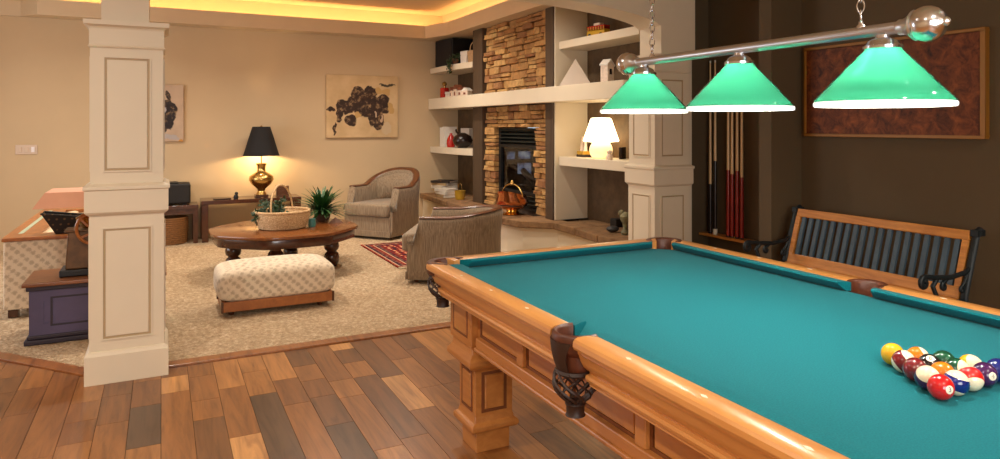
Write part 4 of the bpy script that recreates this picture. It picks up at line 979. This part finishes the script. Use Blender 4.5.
for s in (1, -1):
    g = MB(); frame_rect(g, -.205, .205, .055, .333, .06, .353, .361, Matrix.Rotation(R(90*s), 4, 'Z')); g.build('panel_frame', 'chest_paint', cb)
KZ = CZ+.386
cm = thing('mill_lamp', 'antique coffee mill lamp with wheel and pink shade on the chest', 'table lamp', (-2.10, 3.80, KZ+.0005))
MB().box(-.17, .17, -.105, .105, 0, .045).build('plinth', 'black_plastic', cm, bevel=.008)
MB().taper((.14, .085), (.125, .075), .045, .29).build('mill_body', 'mill_brown', cm, bevel=.008)
MB().box(-.145, .135, -.09, .09, .285, .30).build('mill_lid', 'mill_brown', cm, bevel=.005)
MB().lathe([(.05, .30), (.085, .34), (.09, .37), (.04, .40), (.02, .42), (.012, .50)], 20).build('hopper', 'brass', cm, smooth=40)
whl = MB(Matrix.Translation((0.03, -.115, .31)) @ Matrix.Rotation(R(90), 4, 'X'))
whl.tube([(.105*math.cos(2*math.pi*i/36), .105*math.sin(2*math.pi*i/36), 0) for i in range(36)], .010, 8, closed=True)
for k in range(5): a = 2*math.pi*k/5; whl.tube([(0, 0, 0), (.05*math.cos(a+.25), .05*math.sin(a+.25), 0), (.10*math.cos(a), .10*math.sin(a), 0)], .008, 6)
whl.lathe([(.022, -.015), (.022, .015)], 14)
whl.build('flywheel', 'oak_trim', cm, smooth=40)
MB().tube([(.03, -.115, .31), (.03, -.06, .31)], .009, 8).build('axle', 'brass', cm)
def sq_shell(prof): return MB().sqlathe(prof)
psh = MB(); vs = [(sx*h, sy*h*.8, z) for h, z in ((.295, .46), (.29, .46), (.235, .555), (.229, .555)) for sx, sy in ((-1,-1),(1,-1),(1,1),(-1,1))]
order = [0, 2, 3, 1]; fs = []
for i in range(4):
    a_, b_ = order[i], order[(i+1) % 4]
    for k in range(4): fs.append((a_*4+k, a_*4+(k+1) % 4, b_*4+(k+1) % 4, b_*4+k))
psh.add(vs, fs); psh.box(-.23, .23, -.183, .183, .5535, .555); psh.build('lamp_shade', 'shade_pink', cm)
MB().lathe([(.012, .50), (.012, .553), (.01, .56), (.001, .565)], 12).build('finial', 'brass', cm, smooth=40)
MB().tube([(-.232, 0, .548), (.232, 0, .548)], .003, 6).build('shade_spider', 'brass', cm)

sf_ = thing('sofa', 'cream patterned sofa with wood trimmed arms behind the chest', 'sofa', (-2.24, 5.40, CZ))
MB().box(-.43, .40, -1.0, -.82, .06, .545).build('arm', 'motif_fabric', sf_, bevel=.012)
MB().box(-.43, .40, .82, 1.0, .06, .545).build('arm', 'motif_fabric', sf_, bevel=.012)
MB().box(-.43, -.25, -.82, .82, .06, .55).build('backrest', 'motif_fabric', sf_, bevel=.012)
MB().box(-.25, .38, -.82, .82, .06, .28).build('seat_base', 'motif_fabric', sf_, bevel=.01)
for y in (-.41, .41): MB().box(-.245, .39, y-.40, y+.40, .28, .42).build('seat_cushion', 'plain_upholstery', sf_, bevel=.04, bseg=4, smooth=60)
for y in (-.41, .41): MB(Matrix.Translation((-.25, y, .42)) @ Matrix.Rotation(R(-8), 4, 'Y')).box(.0, .13, -.40, .40, 0, .13).build('back_cushion', 'plain_upholstery', sf_, bevel=.03, bseg=3, smooth=60)
MB().box(-.44, .41, -1.01, -.81, .545, .572).box(-.44, .41, .81, 1.01, .545, .572).box(-.44, -.24, -.81, .81, .545, .572).build('wood_trim', 'oak_trim', sf_, bevel=.006)
MB().box(-.375, -.345, -.80, .80, .5715, .5735).build('trim_highlight', 'trim_highlight', sf_)
for x in (-.38, .34):
    for y in (-.93, .93): MB().box(x-.03, x+.03, y-.03, y+.03, 0, .06).build('foot', 'walnut_dark', sf_)
db = thing('black_basket', 'dark woven basket with pointed corner on the sofa arm', 'basket', (-2.29, 4.50, CZ+.5725))
dvs = [(-.08, -.05, 0), (.09, -.05, 0), (.09, .05, 0), (-.08, .05, 0), (-.165, -.085, .155), (.13, -.08, .115), (.13, .08, .115), (-.165, .085, .155)]
MB().add(dvs, [(0, 3, 2, 1), (0, 1, 5, 4), (1, 2, 6, 5), (2, 3, 7, 6), (3, 0, 4, 7)]).build('body', 'wicker_black', db)
MB().tube([dvs[4], dvs[5], dvs[6], dvs[7]], .007, 6, closed=True).build('rim', 'wicker_black', db)

# ------------------------------------------------------------------ tables and lamp against the back wall
cs = thing('console_table', 'dark wood console table under the brass lamp by back wall', 'table', (-.72, 7.55, CZ))
MB().box(-.56, .56, -.21, .21, .438, .485).build('top', 'walnut_dark', cs, bevel=.004)
for x in (-.52, .52):
    for y in (-.17, .17): MB().box(x-.035, x+.035, y-.035, y+.035, 0, .435).build('leg', 'walnut_dark', cs, bevel=.004)
KZ2 = CZ+.4855
et = thing('end_table', 'small dark end table with black box beside the console', 'table', (-1.58, 7.55, CZ))
MB().box(-.27, .27, -.20, .20, .40, .445).build('top', 'walnut_dark', et, bevel=.004)
MB().box(-.25, .25, -.18, .18, .34, .40).build('apron', 'walnut_dark', et)
for x in (-.24, .24):
    for y in (-.17, .17): MB().box(x-.025, x+.025, y-.025, y+.025, 0, .40).build('leg', 'walnut_dark', et)
bb = thing('black_stereo', 'black boxy stereo on the small end table', 'stereo', (-1.60, 7.55, CZ+.4455))
MB().box(-.22, .21, -.16, .16, .015, .25).build('case', 'black_plastic', bb, bevel=.02)
for x in (-.16, .15): MB().box(x-.02, x+.02, -.12, .12, 0, .016).build('foot', 'black_metal', bb)
MB().box(-.15, .08, -.13, .1, .25, .262).build('top_tray', 'black_metal', bb, bevel=.004)
lb = thing('wicker_hamper', 'tall brown wicker hamper under the end table', 'basket', (-1.60, 7.50, CZ))
MB().lathe([(.165, 0), (.18, .15), (.178, .30), (.17, .30), (.168, .03), (.001, .02)], 30, caps=False).build('body', 'wicker_brown', lb, smooth=50)
hw = MB()
for k in range(13): hw.tube([((.17+.011*math.sin(min(1, k/7)*1.57)+.004*(1 if (i+k) % 2 else -.5))*math.cos(2*math.pi*i/40), (.17+.011*math.sin(min(1, k/7)*1.57)+.004*(1 if (i+k) % 2 else -.5))*math.sin(2*math.pi*i/40), .012+k*.0235) for i in range(40)], .010, 6, closed=True)
hw.build('weave', 'wicker_brown', lb, smooth=60)
bl = thing('brass_lamp', 'brass gourd table lamp with black shade on the console', 'table lamp', (-.60, 7.56, KZ2))
MB().box(-.075, .075, -.075, .075, 0, .03).build('plinth', 'walnut_dark', bl, bevel=.005)
MB().lathe([(.06, .03), (.055, .05), (.04, .075), (.05, .10), (.115, .16), (.145, .21), (.138, .255), (.09, .292), (.055, .31), (.048, .34), (.05, .38), (.062, .40), (.062, .415), (.03, .42)], 28).build('body', 'brass', bl, smooth=50)
MB().tube([(0, 0, .41), (0, 0, .80)], .007, 8).build('stem', 'brass_bright', bl)
MB().lathe([(.215, .51), (.205, .53), (.15, .72), (.105, .865), (.100, .868), (.145, .72), (.20, .53), (.212, .51)], 32, caps=False).build('lamp_shade', 'black_shade', bl, smooth=60)
MB().lathe([(.012, .80), (.02, .86), (.012, .875), (.001, .885)], 12).build('finial', 'brass', bl, smooth=50)
MB().ball(.028, (0, 0, .66), 14, 10, (1, 1, 1.3)).build('bulb', 'bulb_glow', bl, smooth=60)
MB().tube([(-.10, 0, .862), (.10, 0, .862)], .003, 6).build('spider', 'brass', bl)
point('brass_lamp_light', (-.60, 7.56, KZ2+.56), 30, (1, .68, .34), .03)
o = thing('black_figurine', 'small black figurine on the left part of the console', 'figurine', (-.90, 7.44, KZ2))
MB().lathe([(.025, 0), (.03, .02), (.018, .05)], 12).build('body', 'black_plastic', o, smooth=40); MB().ball(.02, (.005, 0, .065), 12, 8).build('head', 'black_plastic', o, smooth=60)
o = MB().box(-.09, .09, -.05, .05, 0, .012).build('tray', 'dark_glaze', loc=(-1.05, 7.46, KZ2), rz=.2, bevel=.003); tag(o, 'flat dark tray on the console left end', 'tray')
o = thing('letter_box', 'small brown slatted box on the console right of lamp', 'box', (-.36, 7.52, KZ2))
MB().box(-.07, .07, -.05, .05, 0, .012).build('base', 'chair_trim', o)
for k in range(5):
    for y0 in (-.05, .044): MB().box(-.07, .07, y0, y0+.006, .018+k*.022, .034+k*.022).build('slat', 'chair_trim', o)
for x in (-.067, .067): MB().box(x-.004, x+.004, -.05, .05, .01, .13).build('end', 'chair_trim', o)

# pictures and switch on the back wall
pa = thing('dark_bloom_painting', 'unframed tan painting of a dark brown blotchy bloom above the armchair', 'painting', (.71, 7.775, 1.64))
MB().box(-.485, .485, -.017, .024, -.42, .42).build('canvas', 'art_dark_bloom', pa, bevel=.004)
MB().box(-.47, .47, .005, .0245, -.405, -.375).build('stretcher_bar', 'bench_oak', pa)
pb = thing('bird_painting', 'small tan painting of a dark bird half hidden by the column', 'painting', (-1.62, 7.778, 1.53))
MB().box(-.165, .165, -.015, .0215, -.34, .34).build('canvas', 'art_bird', pb, bevel=.004)
MB().box(-.15, .15, .005, .022, -.33, -.30).build('stretcher_bar', 'bench_oak', pb)
sw = thing('switch_plate', 'wide pale three gang switch plate on the back wall', 'switch', (-3.005, 7.795, 1.115))
MB().box(-.10, .10, -.006, .004, -.052, .052).build('plate', 'switch_plate', sw, bevel=.003)
for k, x in enumerate((-.06, 0, .06)): MB().box(x-.016, x+.016, -.014, -.005, -.03, .03).build('switch', 'switch_white' if k == 2 else 'switch_plate', sw, bevel=.003)
